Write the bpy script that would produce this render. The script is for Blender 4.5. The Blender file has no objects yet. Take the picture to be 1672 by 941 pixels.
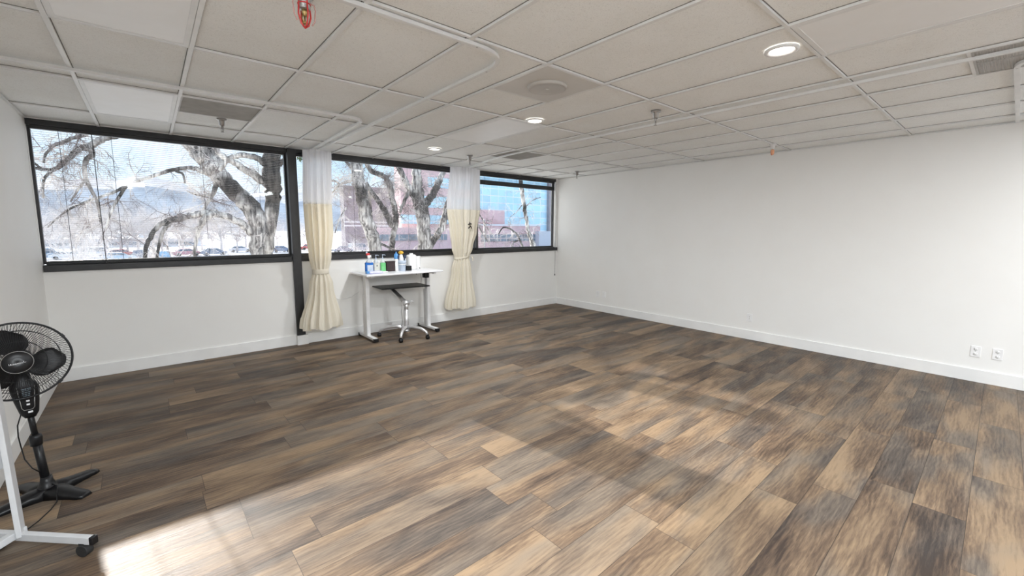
import bpy, math, random
from mathutils import Vector, Matrix
random.seed(7)
PI = math.pi
D = bpy.data
COL = bpy.context.scene.collection
SC = bpy.context.scene

# ------------------------------------------------------------------ camera numbers (1672x941 frame)
CAM = Vector((-6.5351, -6.9786, 1.638))
YAW, PIT, ROL, FPX, CX, CY = -0.647, -0.1165, -0.0026, 696.65, 835.27, 457.24
def _rot():
    Z = Matrix.Rotation(YAW, 3, 'Z'); X = Matrix.Rotation(PIT, 3, 'X'); Y = Matrix.Rotation(ROL, 3, 'Y')
    return Z @ X @ Y
MR = _rot()
def ray(u, v): return MR @ Vector(((u - CX) / FPX, 1.0, -(v - CY) / FPX))

H = 2.7332                      # ceiling height
AW = math.atan(.0699)           # window wall turned a little against the x axis
UW = Vector((math.cos(AW), math.sin(AW), 0)); NW = Vector((-math.sin(AW), math.cos(AW), 0))
AR = math.atan2(-1, .0376)      # right wall runs this way, towards the camera
UR = Vector((math.cos(AR), math.sin(AR), 0)); NR = Vector((-math.sin(AR), math.cos(AR), 0))
AL = math.atan2(-1, .061)
UL = Vector((math.cos(AL), math.sin(AL), 0)); CL = Vector((-7.759, -.5424, 0))
GX0, GY0, GA = -4.5433, -4.7306, .0555
FT = .3048
def W(s, d, z=0.0): return UW * s - NW * d + Vector((0, 0, z))         # window wall frame: s along, d into the room
def G(c, r, z=H): return Vector((GX0 + c*2*FT - GA*r*4*FT, GY0 + r*4*FT + GA*c*2*FT, z))   # ceiling grid frame
GROT = math.atan(GA)
def at_z(u, v, z=0.0):
    d = ray(u, v); return CAM + d * ((z - CAM.z) / d.z)
def at_Y(u, v, Y):              # a point seen at (u,v) lying Y metres outside the window wall
    d = ray(u, v); return CAM + d * ((Y - CAM.dot(NW)) / d.dot(NW))

# ------------------------------------------------------------------ materials
def nd(nt, t, **k):
    n = nt.nodes.new(t)
    for a, b in k.items(): setattr(n, a, b)
    return n
def new_mat(name):
    m = D.materials.new(name); m.use_nodes = True
    nt = m.node_tree; nt.nodes.clear()
    out = nd(nt, 'ShaderNodeOutputMaterial'); return m, nt, out
def mat(name, c, rough=.5, metal=0., c2=None, scale=20., bump=0., bscale=None, spec=.5, detail=3., stretch=(1,1,1), trans=0., alpha=1., coat=0., lo=.35, hi=.65):
    m, nt, out = new_mat(name)
    p = nd(nt, 'ShaderNodeBsdfPrincipled'); nt.links.new(p.outputs[0], out.inputs[0])
    p.inputs['Base Color'].default_value = (*c, 1); p.inputs['Roughness'].default_value = rough
    p.inputs['Metallic'].default_value = metal; p.inputs['Specular IOR Level'].default_value = spec
    p.inputs['Transmission Weight'].default_value = trans; p.inputs['Alpha'].default_value = alpha
    p.inputs['Coat Weight'].default_value = coat
    tc = nd(nt, 'ShaderNodeTexCoord'); mp = nd(nt, 'ShaderNodeMapping'); mp.inputs['Scale'].default_value = stretch
    nt.links.new(tc.outputs['Object'], mp.inputs[0])
    c2 = c2 or tuple(x*.94 for x in c)
    nz = nd(nt, 'ShaderNodeTexNoise'); nz.inputs['Scale'].default_value = scale; nz.inputs['Detail'].default_value = detail
    nt.links.new(mp.outputs[0], nz.inputs['Vector'])
    cr = nd(nt, 'ShaderNodeValToRGB'); cr.color_ramp.elements[0].position = lo; cr.color_ramp.elements[1].position = hi
    cr.color_ramp.elements[0].color = (*c2, 1); cr.color_ramp.elements[1].color = (*c, 1)
    nt.links.new(nz.outputs[0], cr.inputs[0]); nt.links.new(cr.outputs[0], p.inputs['Base Color'])
    if bump:
        nb = nz
        if bscale:
            nb = nd(nt, 'ShaderNodeTexNoise'); nb.inputs['Scale'].default_value = bscale; nb.inputs['Detail'].default_value = 4
            nt.links.new(mp.outputs[0], nb.inputs['Vector'])
        b = nd(nt, 'ShaderNodeBump'); b.inputs['Strength'].default_value = bump; b.inputs['Distance'].default_value = .01
        nt.links.new(nb.outputs[0], b.inputs['Height']); nt.links.new(b.outputs[0], p.inputs['Normal'])
    return m
def emit_mat(name, c, s):
    m, nt, out = new_mat(name)
    e = nd(nt, 'ShaderNodeEmission'); e.inputs[0].default_value = (*c, 1); e.inputs[1].default_value = s
    nt.links.new(e.outputs[0], out.inputs[0]); return m
def math_n(nt, op, a, b=None, c=None):
    n = nd(nt, 'ShaderNodeMath', operation=op)
    for i, x in enumerate((a, b, c)):
        if x is None: continue
        if isinstance(x, (int, float)): n.inputs[i].default_value = x
        else: nt.links.new(x, n.inputs[i])
    return n.outputs[0]
def ramp(nt, fac, stops):
    cr = nd(nt, 'ShaderNodeValToRGB'); e = cr.color_ramp.elements
    while len(e) < len(stops): e.new(.5)
    for i, (p, c) in enumerate(stops):
        e[i].position = p; e[i].color = (*c, 1)
    nt.links.new(fac, cr.inputs[0]); return cr.outputs[0]
def mixc(nt, a, b, f, mode='MIX'):
    n = nd(nt, 'ShaderNodeMix', data_type='RGBA', blend_type=mode)
    for s, x in ((0, f), (6, a), (7, b)):
        if isinstance(x, (int, float)): n.inputs[s].default_value = x
        elif isinstance(x, tuple): n.inputs[s].default_value = (*x, 1)
        else: nt.links.new(x, n.inputs[s])
    return n.outputs[2]

def floor_mat():
    m, nt, out = new_mat('plank_floor')
    p = nd(nt, 'ShaderNodeBsdfPrincipled'); nt.links.new(p.outputs[0], out.inputs[0])
    tc = nd(nt, 'ShaderNodeTexCoord'); rt = nd(nt, 'ShaderNodeVectorRotate', rotation_type='Z_AXIS')
    rt.inputs['Angle'].default_value = -AW
    nt.links.new(tc.outputs['Object'], rt.inputs['Vector'])
    sp = nd(nt, 'ShaderNodeSeparateXYZ'); nt.links.new(rt.outputs[0], sp.inputs[0])
    PWD, PLN = .226, 1.22
    y = math_n(nt, 'DIVIDE', math_n(nt, 'ADD', sp.outputs[1], 5.832+PWD*60), PWD)
    row = math_n(nt, 'FLOOR', y); fy = math_n(nt, 'FRACT', y)
    wn = nd(nt, 'ShaderNodeTexWhiteNoise', noise_dimensions='1D'); nt.links.new(row, wn.inputs['W'])
    x = math_n(nt, 'DIVIDE', math_n(nt, 'ADD', sp.outputs[0], math_n(nt, 'MULTIPLY_ADD', wn.outputs[0], 3.7, 60.)), PLN)
    colm = math_n(nt, 'FLOOR', x); fx = math_n(nt, 'FRACT', x)
    cv = nd(nt, 'ShaderNodeCombineXYZ'); nt.links.new(row, cv.inputs[0]); nt.links.new(colm, cv.inputs[1])
    w2 = nd(nt, 'ShaderNodeTexWhiteNoise', noise_dimensions='3D'); nt.links.new(cv.outputs[0], w2.inputs['Vector'])
    sc = nd(nt, 'ShaderNodeSeparateColor'); nt.links.new(w2.outputs['Color'], sc.inputs[0])
    # grain space: stretched along the plank, shifted for each plank
    gv = nd(nt, 'ShaderNodeCombineXYZ')
    nt.links.new(math_n(nt, 'MULTIPLY_ADD', sc.outputs[0], 37., math_n(nt, 'MULTIPLY', sp.outputs[0], 1.0)), gv.inputs[0])
    nt.links.new(math_n(nt, 'MULTIPLY_ADD', sc.outputs[1], 53., math_n(nt, 'MULTIPLY', sp.outputs[1], 3.6)), gv.inputs[1])
    gf = nd(nt, 'ShaderNodeVectorMath', operation='MULTIPLY'); gf.inputs[1].default_value = (.7, 2.3, 1.); nt.links.new(gv.outputs[0], gf.inputs[0])
    def noise(scale, det, dist=0., rough=.55, v=None):
        n = nd(nt, 'ShaderNodeTexNoise'); n.inputs['Scale'].default_value = scale; n.inputs['Detail'].default_value = det
        n.inputs['Distortion'].default_value = dist; n.inputs['Roughness'].default_value = rough
        nt.links.new((v or gv).outputs[0], n.inputs['Vector']); return n.outputs[0]
    big = noise(1.15, 3., .6); mid = noise(3.6, 6., 1.1, .62, gf); fine = noise(15., 5., .8, .65, gf)
    wv = nd(nt, 'ShaderNodeTexWave', wave_type='BANDS', bands_direction='Y'); wv.inputs['Scale'].default_value = 3.4
    wv.inputs['Distortion'].default_value = 9.; wv.inputs['Detail'].default_value = 3.; wv.inputs['Detail Scale'].default_value = 1.2
    nt.links.new(gv.outputs[0], wv.inputs['Vector'])
    t = math_n(nt, 'ADD', math_n(nt, 'MULTIPLY', big, .75), math_n(nt, 'MULTIPLY', mid, .35))
    t = math_n(nt, 'ADD', t, math_n(nt, 'MULTIPLY', wv.outputs[1], .06))
    t = math_n(nt, 'ADD', t, math_n(nt, 'MULTIPLY', math_n(nt, 'SUBTRACT', sc.outputs[2], .5), .17))
    t = math_n(nt, 'ADD', t, math_n(nt, 'MULTIPLY', math_n(nt, 'SUBTRACT', fine, .5), .30))
    base = ramp(nt, t, [(.36, (.038, .027, .021)), (.47, (.082, .056, .039)), (.58, (.145, .099, .064)), (.74, (.245, .173, .108))])
    grey = ramp(nt, t, [(.36, (.036, .030, .027)), (.50, (.082, .066, .054)), (.74, (.180, .143, .108))])
    c = mixc(nt, base, grey, ramp(nt, noise(.9, 2., .3), [(.45, (0, 0, 0)), (.6, (1, 1, 1))]))
    # seams
    ey = math_n(nt, 'MULTIPLY', math_n(nt, 'MINIMUM', fy, math_n(nt, 'SUBTRACT', 1., fy)), PWD)
    ex = math_n(nt, 'MULTIPLY', math_n(nt, 'MINIMUM', fx, math_n(nt, 'SUBTRACT', 1., fx)), PLN)
    e = math_n(nt, 'MINIMUM', ex, ey)
    seam = math_n(nt, 'LESS_THAN', e, .0016)
    c = mixc(nt, c, (.03, .023, .018), math_n(nt, 'MULTIPLY', seam, .75))
    nt.links.new(c, p.inputs['Base Color'])
    rr = math_n(nt, 'MULTIPLY_ADD', mid, .16, .43)
    nt.links.new(rr, p.inputs['Roughness']); p.inputs['Specular IOR Level'].default_value = .20
    b = nd(nt, 'ShaderNodeBump'); b.inputs['Strength'].default_value = .35; b.inputs['Distance'].default_value = .003
    hgt = math_n(nt, 'SUBTRACT', math_n(nt, 'ADD', fine, math_n(nt, 'MULTIPLY', wv.outputs[1], .2)), math_n(nt, 'MULTIPLY', seam, 1.5))
    nt.links.new(hgt, b.inputs['Height']); nt.links.new(b.outputs[0], p.inputs['Normal'])
    return m

def tile_mat():
    m, nt, out = new_mat('ceiling_tile')
    p = nd(nt, 'ShaderNodeBsdfPrincipled'); nt.links.new(p.outputs[0], out.inputs[0])
    p.inputs['Roughness'].default_value = .92; p.inputs['Specular IOR Level'].default_value = .15
    tc = nd(nt, 'ShaderNodeTexCoord')
    n1 = nd(nt, 'ShaderNodeTexNoise'); n1.inputs['Scale'].default_value = 75.; n1.inputs['Detail'].default_value = 3.; n1.inputs['Distortion'].default_value = 2.5
    n2 = nd(nt, 'ShaderNodeTexNoise'); n2.inputs['Scale'].default_value = 2.2; n2.inputs['Detail'].default_value = 3.
    v = nd(nt, 'ShaderNodeTexVoronoi', feature='F1'); v.inputs['Scale'].default_value = 55.
    for n in (n1, n2, v): nt.links.new(tc.outputs['Object'], n.inputs['Vector'])
    c = ramp(nt, n1.outputs[0], [(.30, (.74, .745, .73)), (.44, (.905, .915, .905)), (.7, (.93, .94, .93))])
    c = mixc(nt, c, ramp(nt, n2.outputs[0], [(.35, (.965, .96, .95)), (.65, (1, 1, 1))]), 1., 'MULTIPLY')
    nt.links.new(c, p.inputs['Base Color'])
    b = nd(nt, 'ShaderNodeBump'); b.inputs['Strength'].default_value = .35; b.inputs['Distance'].default_value = .004
    nt.links.new(n1.outputs[0], b.inputs['Height']); nt.links.new(b.outputs[0], p.inputs['Normal'])
    return m

def mesh_mat(name, c, alpha):            # woven net / sheer cloth
    m, nt, out = new_mat(name)
    tr = nd(nt, 'ShaderNodeBsdfTransparent'); df = nd(nt, 'ShaderNodeBsdfDiffuse'); tl = nd(nt, 'ShaderNodeBsdfTranslucent')
    df.inputs[0].default_value = (*c, 1); tl.inputs[0].default_value = (*c, 1)
    m1 = nd(nt, 'ShaderNodeMixShader'); m1.inputs[0].default_value = .45
    nt.links.new(df.outputs[0], m1.inputs[1]); nt.links.new(tl.outputs[0], m1.inputs[2])
    tc = nd(nt, 'ShaderNodeTexCoord'); nz = nd(nt, 'ShaderNodeTexNoise'); nz.inputs['Scale'].default_value = 30.
    mp = nd(nt, 'ShaderNodeMapping'); mp.inputs['Scale'].default_value = (1, 1, .06)
    nt.links.new(tc.outputs['Object'], mp.inputs[0]); nt.links.new(mp.outputs[0], nz.inputs['Vector'])
    a = math_n(nt, 'MULTIPLY_ADD', nz.outputs[0], .3, alpha - .15)
    m2 = nd(nt, 'ShaderNodeMixShader'); nt.links.new(a, m2.inputs[0])
    nt.links.new(tr.outputs[0], m2.inputs[1]); nt.links.new(m1.outputs[0], m2.inputs[2])
    nt.links.new(m2.outputs[0], out.inputs[0]); return m
def cloth_mat(name, c, c2):
    m, nt, out = new_mat(name)
    df = nd(nt, 'ShaderNodeBsdfDiffuse'); tl = nd(nt, 'ShaderNodeBsdfTranslucent')
    tc = nd(nt, 'ShaderNodeTexCoord'); nz = nd(nt, 'ShaderNodeTexNoise'); nz.inputs['Scale'].default_value = 260.
    nt.links.new(tc.outputs['Object'], nz.inputs['Vector'])
    col = ramp(nt, nz.outputs[0], [(.3, c2), (.7, c)])
    nt.links.new(col, df.inputs[0]); nt.links.new(col, tl.inputs[0])
    m1 = nd(nt, 'ShaderNodeMixShader'); m1.inputs[0].default_value = .3
    nt.links.new(df.outputs[0], m1.inputs[1]); nt.links.new(tl.outputs[0], m1.inputs[2])
    nt.links.new(m1.outputs[0], out.inputs[0]); return m
def pane_mat(name, tint=(1, 1, 1), gloss=.05):
    m, nt, out = new_mat(name)
    tr = nd(nt, 'ShaderNodeBsdfTransparent'); tr.inputs[0].default_value = (*tint, 1)
    gl = nd(nt, 'ShaderNodeBsdfGlossy'); gl.inputs['Roughness'].default_value = .02
    mx = nd(nt, 'ShaderNodeMixShader'); mx.inputs[0].default_value = gloss
    nt.links.new(tr.outputs[0], mx.inputs[1]); nt.links.new(gl.outputs[0], mx.inputs[2])
    nt.links.new(mx.outputs[0], out.inputs[0]); return m
def bark_mat():
    m, nt, out = new_mat('bark')
    p = nd(nt, 'ShaderNodeBsdfPrincipled'); nt.links.new(p.outputs[0], out.inputs[0]); p.inputs['Roughness'].default_value = .9
    tc = nd(nt, 'ShaderNodeTexCoord'); mp = nd(nt, 'ShaderNodeMapping'); mp.inputs['Scale'].default_value = (1, 1, .16)
    nt.links.new(tc.outputs['Object'], mp.inputs[0])
    nz = nd(nt, 'ShaderNodeTexNoise'); nz.inputs['Scale'].default_value = 13.; nz.inputs['Detail'].default_value = 5.; nz.inputs['Distortion'].default_value = .6
    n2 = nd(nt, 'ShaderNodeTexNoise'); n2.inputs['Scale'].default_value = 1.1; n2.inputs['Detail'].default_value = 4.
    nt.links.new(mp.outputs[0], nz.inputs['Vector']); nt.links.new(tc.outputs['Object'], n2.inputs['Vector'])
    c = ramp(nt, nz.outputs[0], [(.32, (.05, .045, .04)), (.44, (.30, .27, .25)), (.58, (.70, .66, .61)), (.75, (.86, .82, .77))])
    c = mixc(nt, c, ramp(nt, n2.outputs[0], [(.43, (.10, .095, .09)), (.57, (1, 1, 1))]), 1., 'MULTIPLY')
    nt.links.new(c, p.inputs['Base Color'])
    b = nd(nt, 'ShaderNodeBump'); b.inputs['Strength'].default_value = 1.; b.inputs['Distance'].default_value = .04
    nt.links.new(nz.outputs[0], b.inputs['Height']); nt.links.new(b.outputs[0], p.inputs['Normal'])
    return m
def grid_mat(name, glass, bar, pw, ph, bw=.08, rough=.12, metal=.0, vary=.25, off=(0, 0)):      # facade: panels in the local x/z plane
    m, nt, out = new_mat(name)
    p = nd(nt, 'ShaderNodeBsdfPrincipled'); nt.links.new(p.outputs[0], out.inputs[0])
    tc = nd(nt, 'ShaderNodeTexCoord'); sp = nd(nt, 'ShaderNodeSeparateXYZ'); nt.links.new(tc.outputs['Object'], sp.inputs[0])
    x = math_n(nt, 'DIVIDE', math_n(nt, 'ADD', sp.outputs[0], 500. + off[0]), pw); z = math_n(nt, 'DIVIDE', math_n(nt, 'ADD', sp.outputs[2], 100. + off[1]), ph)
    fx = math_n(nt, 'FRACT', x); fz = math_n(nt, 'FRACT', z)
    bx = math_n(nt, 'LESS_THAN', fx, bw / pw * 1.5); bz = math_n(nt, 'LESS_THAN', fz, bw / ph * 2.)
    bb = math_n(nt, 'MAXIMUM', bx, bz)
    cv = nd(nt, 'ShaderNodeCombineXYZ'); nt.links.new(math_n(nt, 'FLOOR', x), cv.inputs[0]); nt.links.new(math_n(nt, 'FLOOR', z), cv.inputs[1])
    wn = nd(nt, 'ShaderNodeTexWhiteNoise'); nt.links.new(cv.outputs[0], wn.inputs['Vector'])
    g = mixc(nt, glass, tuple(min(1, a * (1 + vary) + .02) for a in glass), wn.outputs[0])
    nt.links.new(mixc(nt, g, bar, bb), p.inputs['Base Color'])
    p.inputs['Roughness'].default_value = rough; p.inputs['Metallic'].default_value = metal
    return m

M = {}
M['wall'] = mat('painted_wall', (.85, .845, .825), .62, c2=(.84, .832, .81), scale=3., bump=.05, bscale=180., spec=.3)
M['trim'] = mat('trim_paint', (.86, .86, .85), .35, scale=4.)
M['floor'] = floor_mat()
M['tile'] = tile_mat()
M['tbar'] = mat('tbar_white', (.80, .805, .80), .5, scale=8.)
M['gap_shade'] = mat('painted_shadow_line', (.20, .19, .175), .9)  # shade colour painted along the ceiling bars
M['black'] = mat('black_frame', (.016, .016, .017), .38, scale=10., c2=(.024, .024, .025))
M['blackpl'] = mat('black_plastic', (.007, .007, .008), .36, scale=30., c2=(.011, .011, .012), spec=.3)
M['rubber'] = mat('rubber', (.015, .015, .015), .7)
M['white_metal'] = mat('white_metal', (.80, .80, .80), .35, scale=15.)
M['stand_grey'] = mat('pale_grey_metal', (.56, .57, .585), .35, scale=15.)
M['white_pl'] = mat('white_plastic', (.86, .86, .86), .32, scale=15.)
M['desk_white'] = mat('desk_laminate', (.88, .88, .90), .25, scale=5.)
M['slot'] = mat('outlet_slot', (.12, .12, .12), .6)
M['chrome'] = mat('polished_aluminium', (.80, .80, .81), .34, metal=.75, scale=12.)
M['greymetal'] = mat('satin_metal', (.42, .41, .40), .35, metal=.9, scale=40.)
M['brass'] = mat('brass', (.55, .42, .18), .35, metal=.8, scale=30.)
M['red'] = mat('red_plastic', (.62, .05, .05), .4, scale=30.)
M['pinkclear'] = mat('pale_pink_plastic', (.8, .45, .42), .3, alpha=.55)
M['orange'] = mat('orange_plastic', (.85, .42, .25), .4, scale=30.)
M['vent'] = mat('vent_grey', (.50, .495, .48), .6, scale=9., c2=(.42, .415, .40), lo=.3, hi=.7)
M['ventp'] = mat('plaque_grey', (.52, .505, .48), .6, scale=3.)
M['ventl'] = mat('diffuser_grey', (.66, .645, .62), .6, scale=3., c2=(.62, .605, .58))
M['ventd'] = mat('vent_dark', (.26, .255, .245), .8)
M['lens'] = mat('troffer_lens', (.86, .86, .855), .45, scale=6., c2=(.84, .84, .83))
M['glow'] = emit_mat('lamp_glow', (1., .93, .84), 7.)
M['cloth'] = cloth_mat('cream_cloth', (.92, .875, .77), (.88, .83, .71))
M['net'] = mesh_mat('white_net', (.95, .95, .97), .70)
M['pane'] = pane_mat('window_pane', (.985, .99, 1.), .04)
M['slat'] = mat('blind_slat', (.10, .10, .11), .45)
M['bark'] = bark_mat()
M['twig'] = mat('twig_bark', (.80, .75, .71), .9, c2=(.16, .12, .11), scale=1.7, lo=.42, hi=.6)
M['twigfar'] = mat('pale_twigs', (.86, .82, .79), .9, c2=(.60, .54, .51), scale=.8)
M['asphalt'] = mat('asphalt', (.74, .74, .76), .9, c2=(.66, .66, .68), scale=.15)
M['drygrass'] = mat('dry_ground', (.84, .81, .77), .95, c2=(.74, .71, .66), scale=.3)
M['mount'] = mat('hazy_hills', (.74, .71, .71), .95, c2=(.50, .47, .48), scale=.008, detail=8., lo=.4, hi=.6)  # pale tones put the distance haze into the colour
M['logo'] = mat('silver_print', (.75, .75, .77), .4)
M['display'] = mat('display_bars', (.22, .28, .32), .3)

# ------------------------------------------------------------------ mesh builder
class MB:
    def __init__(s): s.v = []; s.f = []; s.sm = []
    def quad(s, pts, smooth=False):
        n = len(s.v); s.v += [tuple(p) for p in pts]; s.f.append(tuple(range(n, n + len(pts)))); s.sm.append(smooth)
    def box(s, c, size, rot=0., mx=None):
        x, y, z = (a / 2 for a in size); n = len(s.v); c = Vector(c)
        R = Matrix.Rotation(rot, 3, 'Z') if mx is None else mx
        for a in (-x, x):
            for b in (-y, y):
                for d in (-z, z): s.v.append(tuple(c + R @ Vector((a, b, d))))
        for q in ((0,1,3,2), (4,6,7,5), (0,4,5,1), (2,3,7,6), (0,2,6,4), (1,5,7,3)):
            s.f.append(tuple(n + i for i in q)); s.sm.append(False)
        return s
    def tube(s, pts, r, seg=8, caps=True, smooth=True, sq=None):
        pts = [Vector(p) for p in pts]
        rs = r if isinstance(r, (list, tuple)) else [r] * len(pts)
        n0 = len(s.v); up = None
        for i, p in enumerate(pts):
            t = (pts[min(i+1, len(pts)-1)] - pts[max(i-1, 0)])
            if t.length < 1e-9: t = Vector((0, 0, 1))
            t.normalize()
            if up is None:
                up = Vector((0, 0, 1)) if abs(t.z) < .9 else Vector((1, 0, 0))
            a = (up - t * up.dot(t))
            if a.length < 1e-6: a = t.orthogonal()
            a.normalize(); b = t.cross(a); up = a
            for k in range(seg):
                if sq:
                    ca, cb = [(-1,-1), (1,-1), (1,1), (-1,1)][k]
                    s.v.append(tuple(p + a * (ca * sq[1] / 2) + b * (cb * sq[0] / 2)))
                else:
                    th = 2 * PI * k / seg
                    s.v.append(tuple(p + a * (math.cos(th) * rs[i]) + b * (math.sin(th) * rs[i])))
        for i in range(len(pts) - 1):
            for k in range(seg):
                k2 = (k + 1) % seg
                s.f.append((n0 + i*seg + k, n0 + i*seg + k2, n0 + (i+1)*seg + k2, n0 + (i+1)*seg + k)); s.sm.append(smooth and not sq)
        if caps:
            s.f.append(tuple(n0 + k for k in reversed(range(seg)))); s.sm.append(False)
            s.f.append(tuple(n0 + (len(pts)-1)*seg + k for k in range(seg))); s.sm.append(False)
        return s
    def bar(s, pts, w, h): return s.tube(pts, 0, 4, True, False, (w, h))
    def cyl(s, c, r, h, seg=24, r2=None, axis=(0, 0, 1)):
        c = Vector(c); a = Vector(axis).normalized()
        return s.tube([c, c + a * h], [r, r if r2 is None else r2], seg)
    def lathe(s, prof, c=(0, 0, 0), seg=28, mx=None, smooth=True):
        n0 = len(s.v); c = Vector(c)
        for r, z in prof:
            for k in range(seg):
                th = 2 * PI * k / seg
                q = Vector((r * math.cos(th), r * math.sin(th), z))
                s.v.append(tuple(c + (mx @ q if mx else q)))
        for i in range(len(prof) - 1):
            for k in range(seg):
                k2 = (k + 1) % seg
                s.f.append((n0 + i*seg + k, n0 + i*seg + k2, n0 + (i+1)*seg + k2, n0 + (i+1)*seg + k)); s.sm.append(smooth)
        s.f.append(tuple(n0 + k for k in reversed(range(seg)))); s.sm.append(False)
        s.f.append(tuple(n0 + (len(prof)-1)*seg + k for k in range(seg))); s.sm.append(False)
        return s
    def prism(s, poly, z0, z1):            # poly: list of (x,y)
        n = len(s.v); k = len(poly)
        for z in (z0, z1):
            for x, y in poly: s.v.append((x, y, z))
        s.f.append(tuple(n + i for i in reversed(range(k)))); s.f.append(tuple(n + k + i for i in range(k))); s.sm += [False, False]
        for i in range(k):
            j = (i + 1) % k; s.f.append((n + i, n + j, n + k + j, n + k + i)); s.sm.append(False)
        return s
    def extrude(s, poly3, vec):            # poly3: planar ring of 3-D points
        n = len(s.v); k = len(poly3); vec = Vector(vec)
        for p in poly3: s.v.append(tuple(p))
        for p in poly3: s.v.append(tuple(Vector(p) + vec))
        s.f.append(tuple(n + i for i in reversed(range(k)))); s.f.append(tuple(n + k + i for i in range(k))); s.sm += [False, False]
        for i in range(k):
            j = (i + 1) % k; s.f.append((n + i, n + j, n + k + j, n + k + i)); s.sm.append(False)
        return s
    def build(s, name, m, parent=None, bevel=0., loc=None, rot=None, kind=None, label=None, cat=None, group=None):
        me = D.meshes.new(name); me.from_pydata(s.v, [], s.f); me.update()
        me.polygons.foreach_set('use_smooth', s.sm)
        me.materials.append(m if not isinstance(m, str) else M[m])
        o = D.objects.new(name, me); COL.objects.link(o)
        if parent: o.parent = parent
        if loc is not None: o.location = loc
        if rot is not None: o.rotation_euler = (0, 0, rot) if isinstance(rot, (int, float)) else rot
        if bevel:
            b = o.modifiers.new('bevel', 'BEVEL'); b.width = bevel; b.segments = 3; b.limit_method = 'ANGLE'; b.angle_limit = .6
        tag(o, label, cat, group, kind); return o
def tag(o, label=None, cat=None, group=None, kind=None):
    for k, v in (('label', label), ('category', cat), ('group', group), ('kind', kind)):
        if v: o[k] = v
    return o
def thing(name, label, cat, loc=(0, 0, 0), rot=0., group=None):
    o = D.objects.new(name, None); COL.objects.link(o); o.location = loc; o.rotation_euler = (0, 0, rot)
    o.empty_display_size = .05
    return tag(o, label, cat, group)
def dup(root, loc, rot=None, label=None, group=None, scale=None):
    r = root.copy(); COL.objects.link(r); r.location = loc
    if rot is not None: r.rotation_euler = (0, 0, rot)
    if scale: r.scale = (scale,) * 3
    if label: r['label'] = label
    if group: r['group'] = group
    for ch in list(root.children):
        c = ch.copy(); COL.objects.link(c); c.parent = r
        for g in list(ch.children):
            e = g.copy(); COL.objects.link(e); e.parent = c
    return r

# ------------------------------------------------------------------ room shell
BK = 10.6                                    # depth of the room to the back wall
RB = UR * (BK + .0); LB = CL + UL * (BK - .55)
room = [Vector((0, 0, 0)), CL.copy(), LB, RB]
b = MB(); b.quad([p for p in room]); b.build('floor', 'floor', kind='structure')
b = MB(); b.quad([Vector((p.x, p.y, H + .014)) for p in reversed(room)])
b.quad([Vector((p.x, p.y, H + .06)) for p in room]); ceil = b.build('ceiling', 'tile', kind='structure')

SILL0, SILL1, HEAD = 1.19, 1.272, 2.69
SL = -7.779                                  # left end of the window wall
def wbox(b, s0, s1, d0, d1, z0, z1):         # box given in the window wall frame (d positive = into the room)
    b.box(W((s0+s1)/2, (d0+d1)/2, (z0+z1)/2), (s1-s0, abs(d1-d0), z1-z0), AW)
TH = .14
b = MB()
wbox(b, SL - .15, .15, -TH, 0, -.4, SILL0)           # below the windows
wbox(b, SL - .15, .15, -TH, 0, HEAD + .03, H + .9)   # above, outside
wbox(b, -.062, .15, -TH, 0, SILL0, HEAD + .04)        # return beside the right window
wbox(b, SL - .15, SL + .005, -TH, 0, SILL0, HEAD + .04)
b.build('wall_back', 'wall', kind='structure')
b = MB()
def wall_run(b, p0, u, n, L, t=.15): 
    c = p0 + u * (L / 2) + n * (t / 2)
    b.box((c.x, c.y, H / 2 + .1), (L, t, H + .6), math.atan2(u.y, u.x))
wall_run(b, Vector((0, 0, 0)) - UR * .0, UR, NR, BK + .15); b.build('wall_right', 'wall', kind='structure')
NLo = Vector((-math.cos(AL + PI/2), -math.sin(AL + PI/2), 0))   # outward of the left wall
b = MB(); wall_run(b, CL, UL, NLo, BK); b.build('wall_left', 'wall', kind='structure')
# wall behind the camera with its own wide window band
BU = (RB - LB).normalized(); BL_ = (RB - LB).length; BN = Vector((BU.y, -BU.x, 0))
b = MB(); ang = math.atan2(BU.y, BU.x)
def bbox(b, s0, s1, z0, z1, t=.15, off=0.):
    c = LB + BU * ((s0 + s1) / 2) + BN * (t / 2 + off); b.box((c.x, c.y, (z0 + z1) / 2), (s1 - s0, t, z1 - z0), ang)
bbox(b, -.2, BL_ + .2, -.2, .75); bbox(b, -.2, BL_ + .2, 2.62, H + .4)
for s0, s1 in ((-.2, .25), (BL_/3 - .06, BL_/3 + .06), (2*BL_/3 - .06, 2*BL_/3 + .06), (BL_ - .25, BL_ + .2)): bbox(b, s0, s1, .75, 2.62)
b.build('wall_front', 'wall', kind='structure')

# deep eave added out of view to cut off the high sun
b = MB(); wbox(b, SL - 3, 4, -4.1, -TH, H + .70, H + .90); b.build('sun_blocker_eave', 'wall', kind='structure')
# baseboards
def base_run(name, p0, p1, n):
    b = MB(); u = (p1 - p0); L = u.length; u.normalize(); c = (p0 + p1) / 2 - n * .0085
    b.box((c.x, c.y, .07), (L, .017, .14), math.atan2(u.y, u.x))
    b.build(name, 'trim', kind='structure', bevel=.004)
base_run('baseboard_back', W(SL + .02, 0), W(-5.41, 0), NW); base_run('baseboard_back.001', W(-5.262, 0), W(-.002, 0), NW)
base_run('baseboard_right', UR * .018, UR * (BK - .02), NR); base_run('baseboard_left', CL + UL * .018, CL + UL * (BK - .6), NLo)
b = MB(); wbox(b, -5.41, -5.262, 0, .062, 0, .137); b.build('trim_1', 'trim', kind='structure', bevel=.003)   # plinth of the black post

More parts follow.
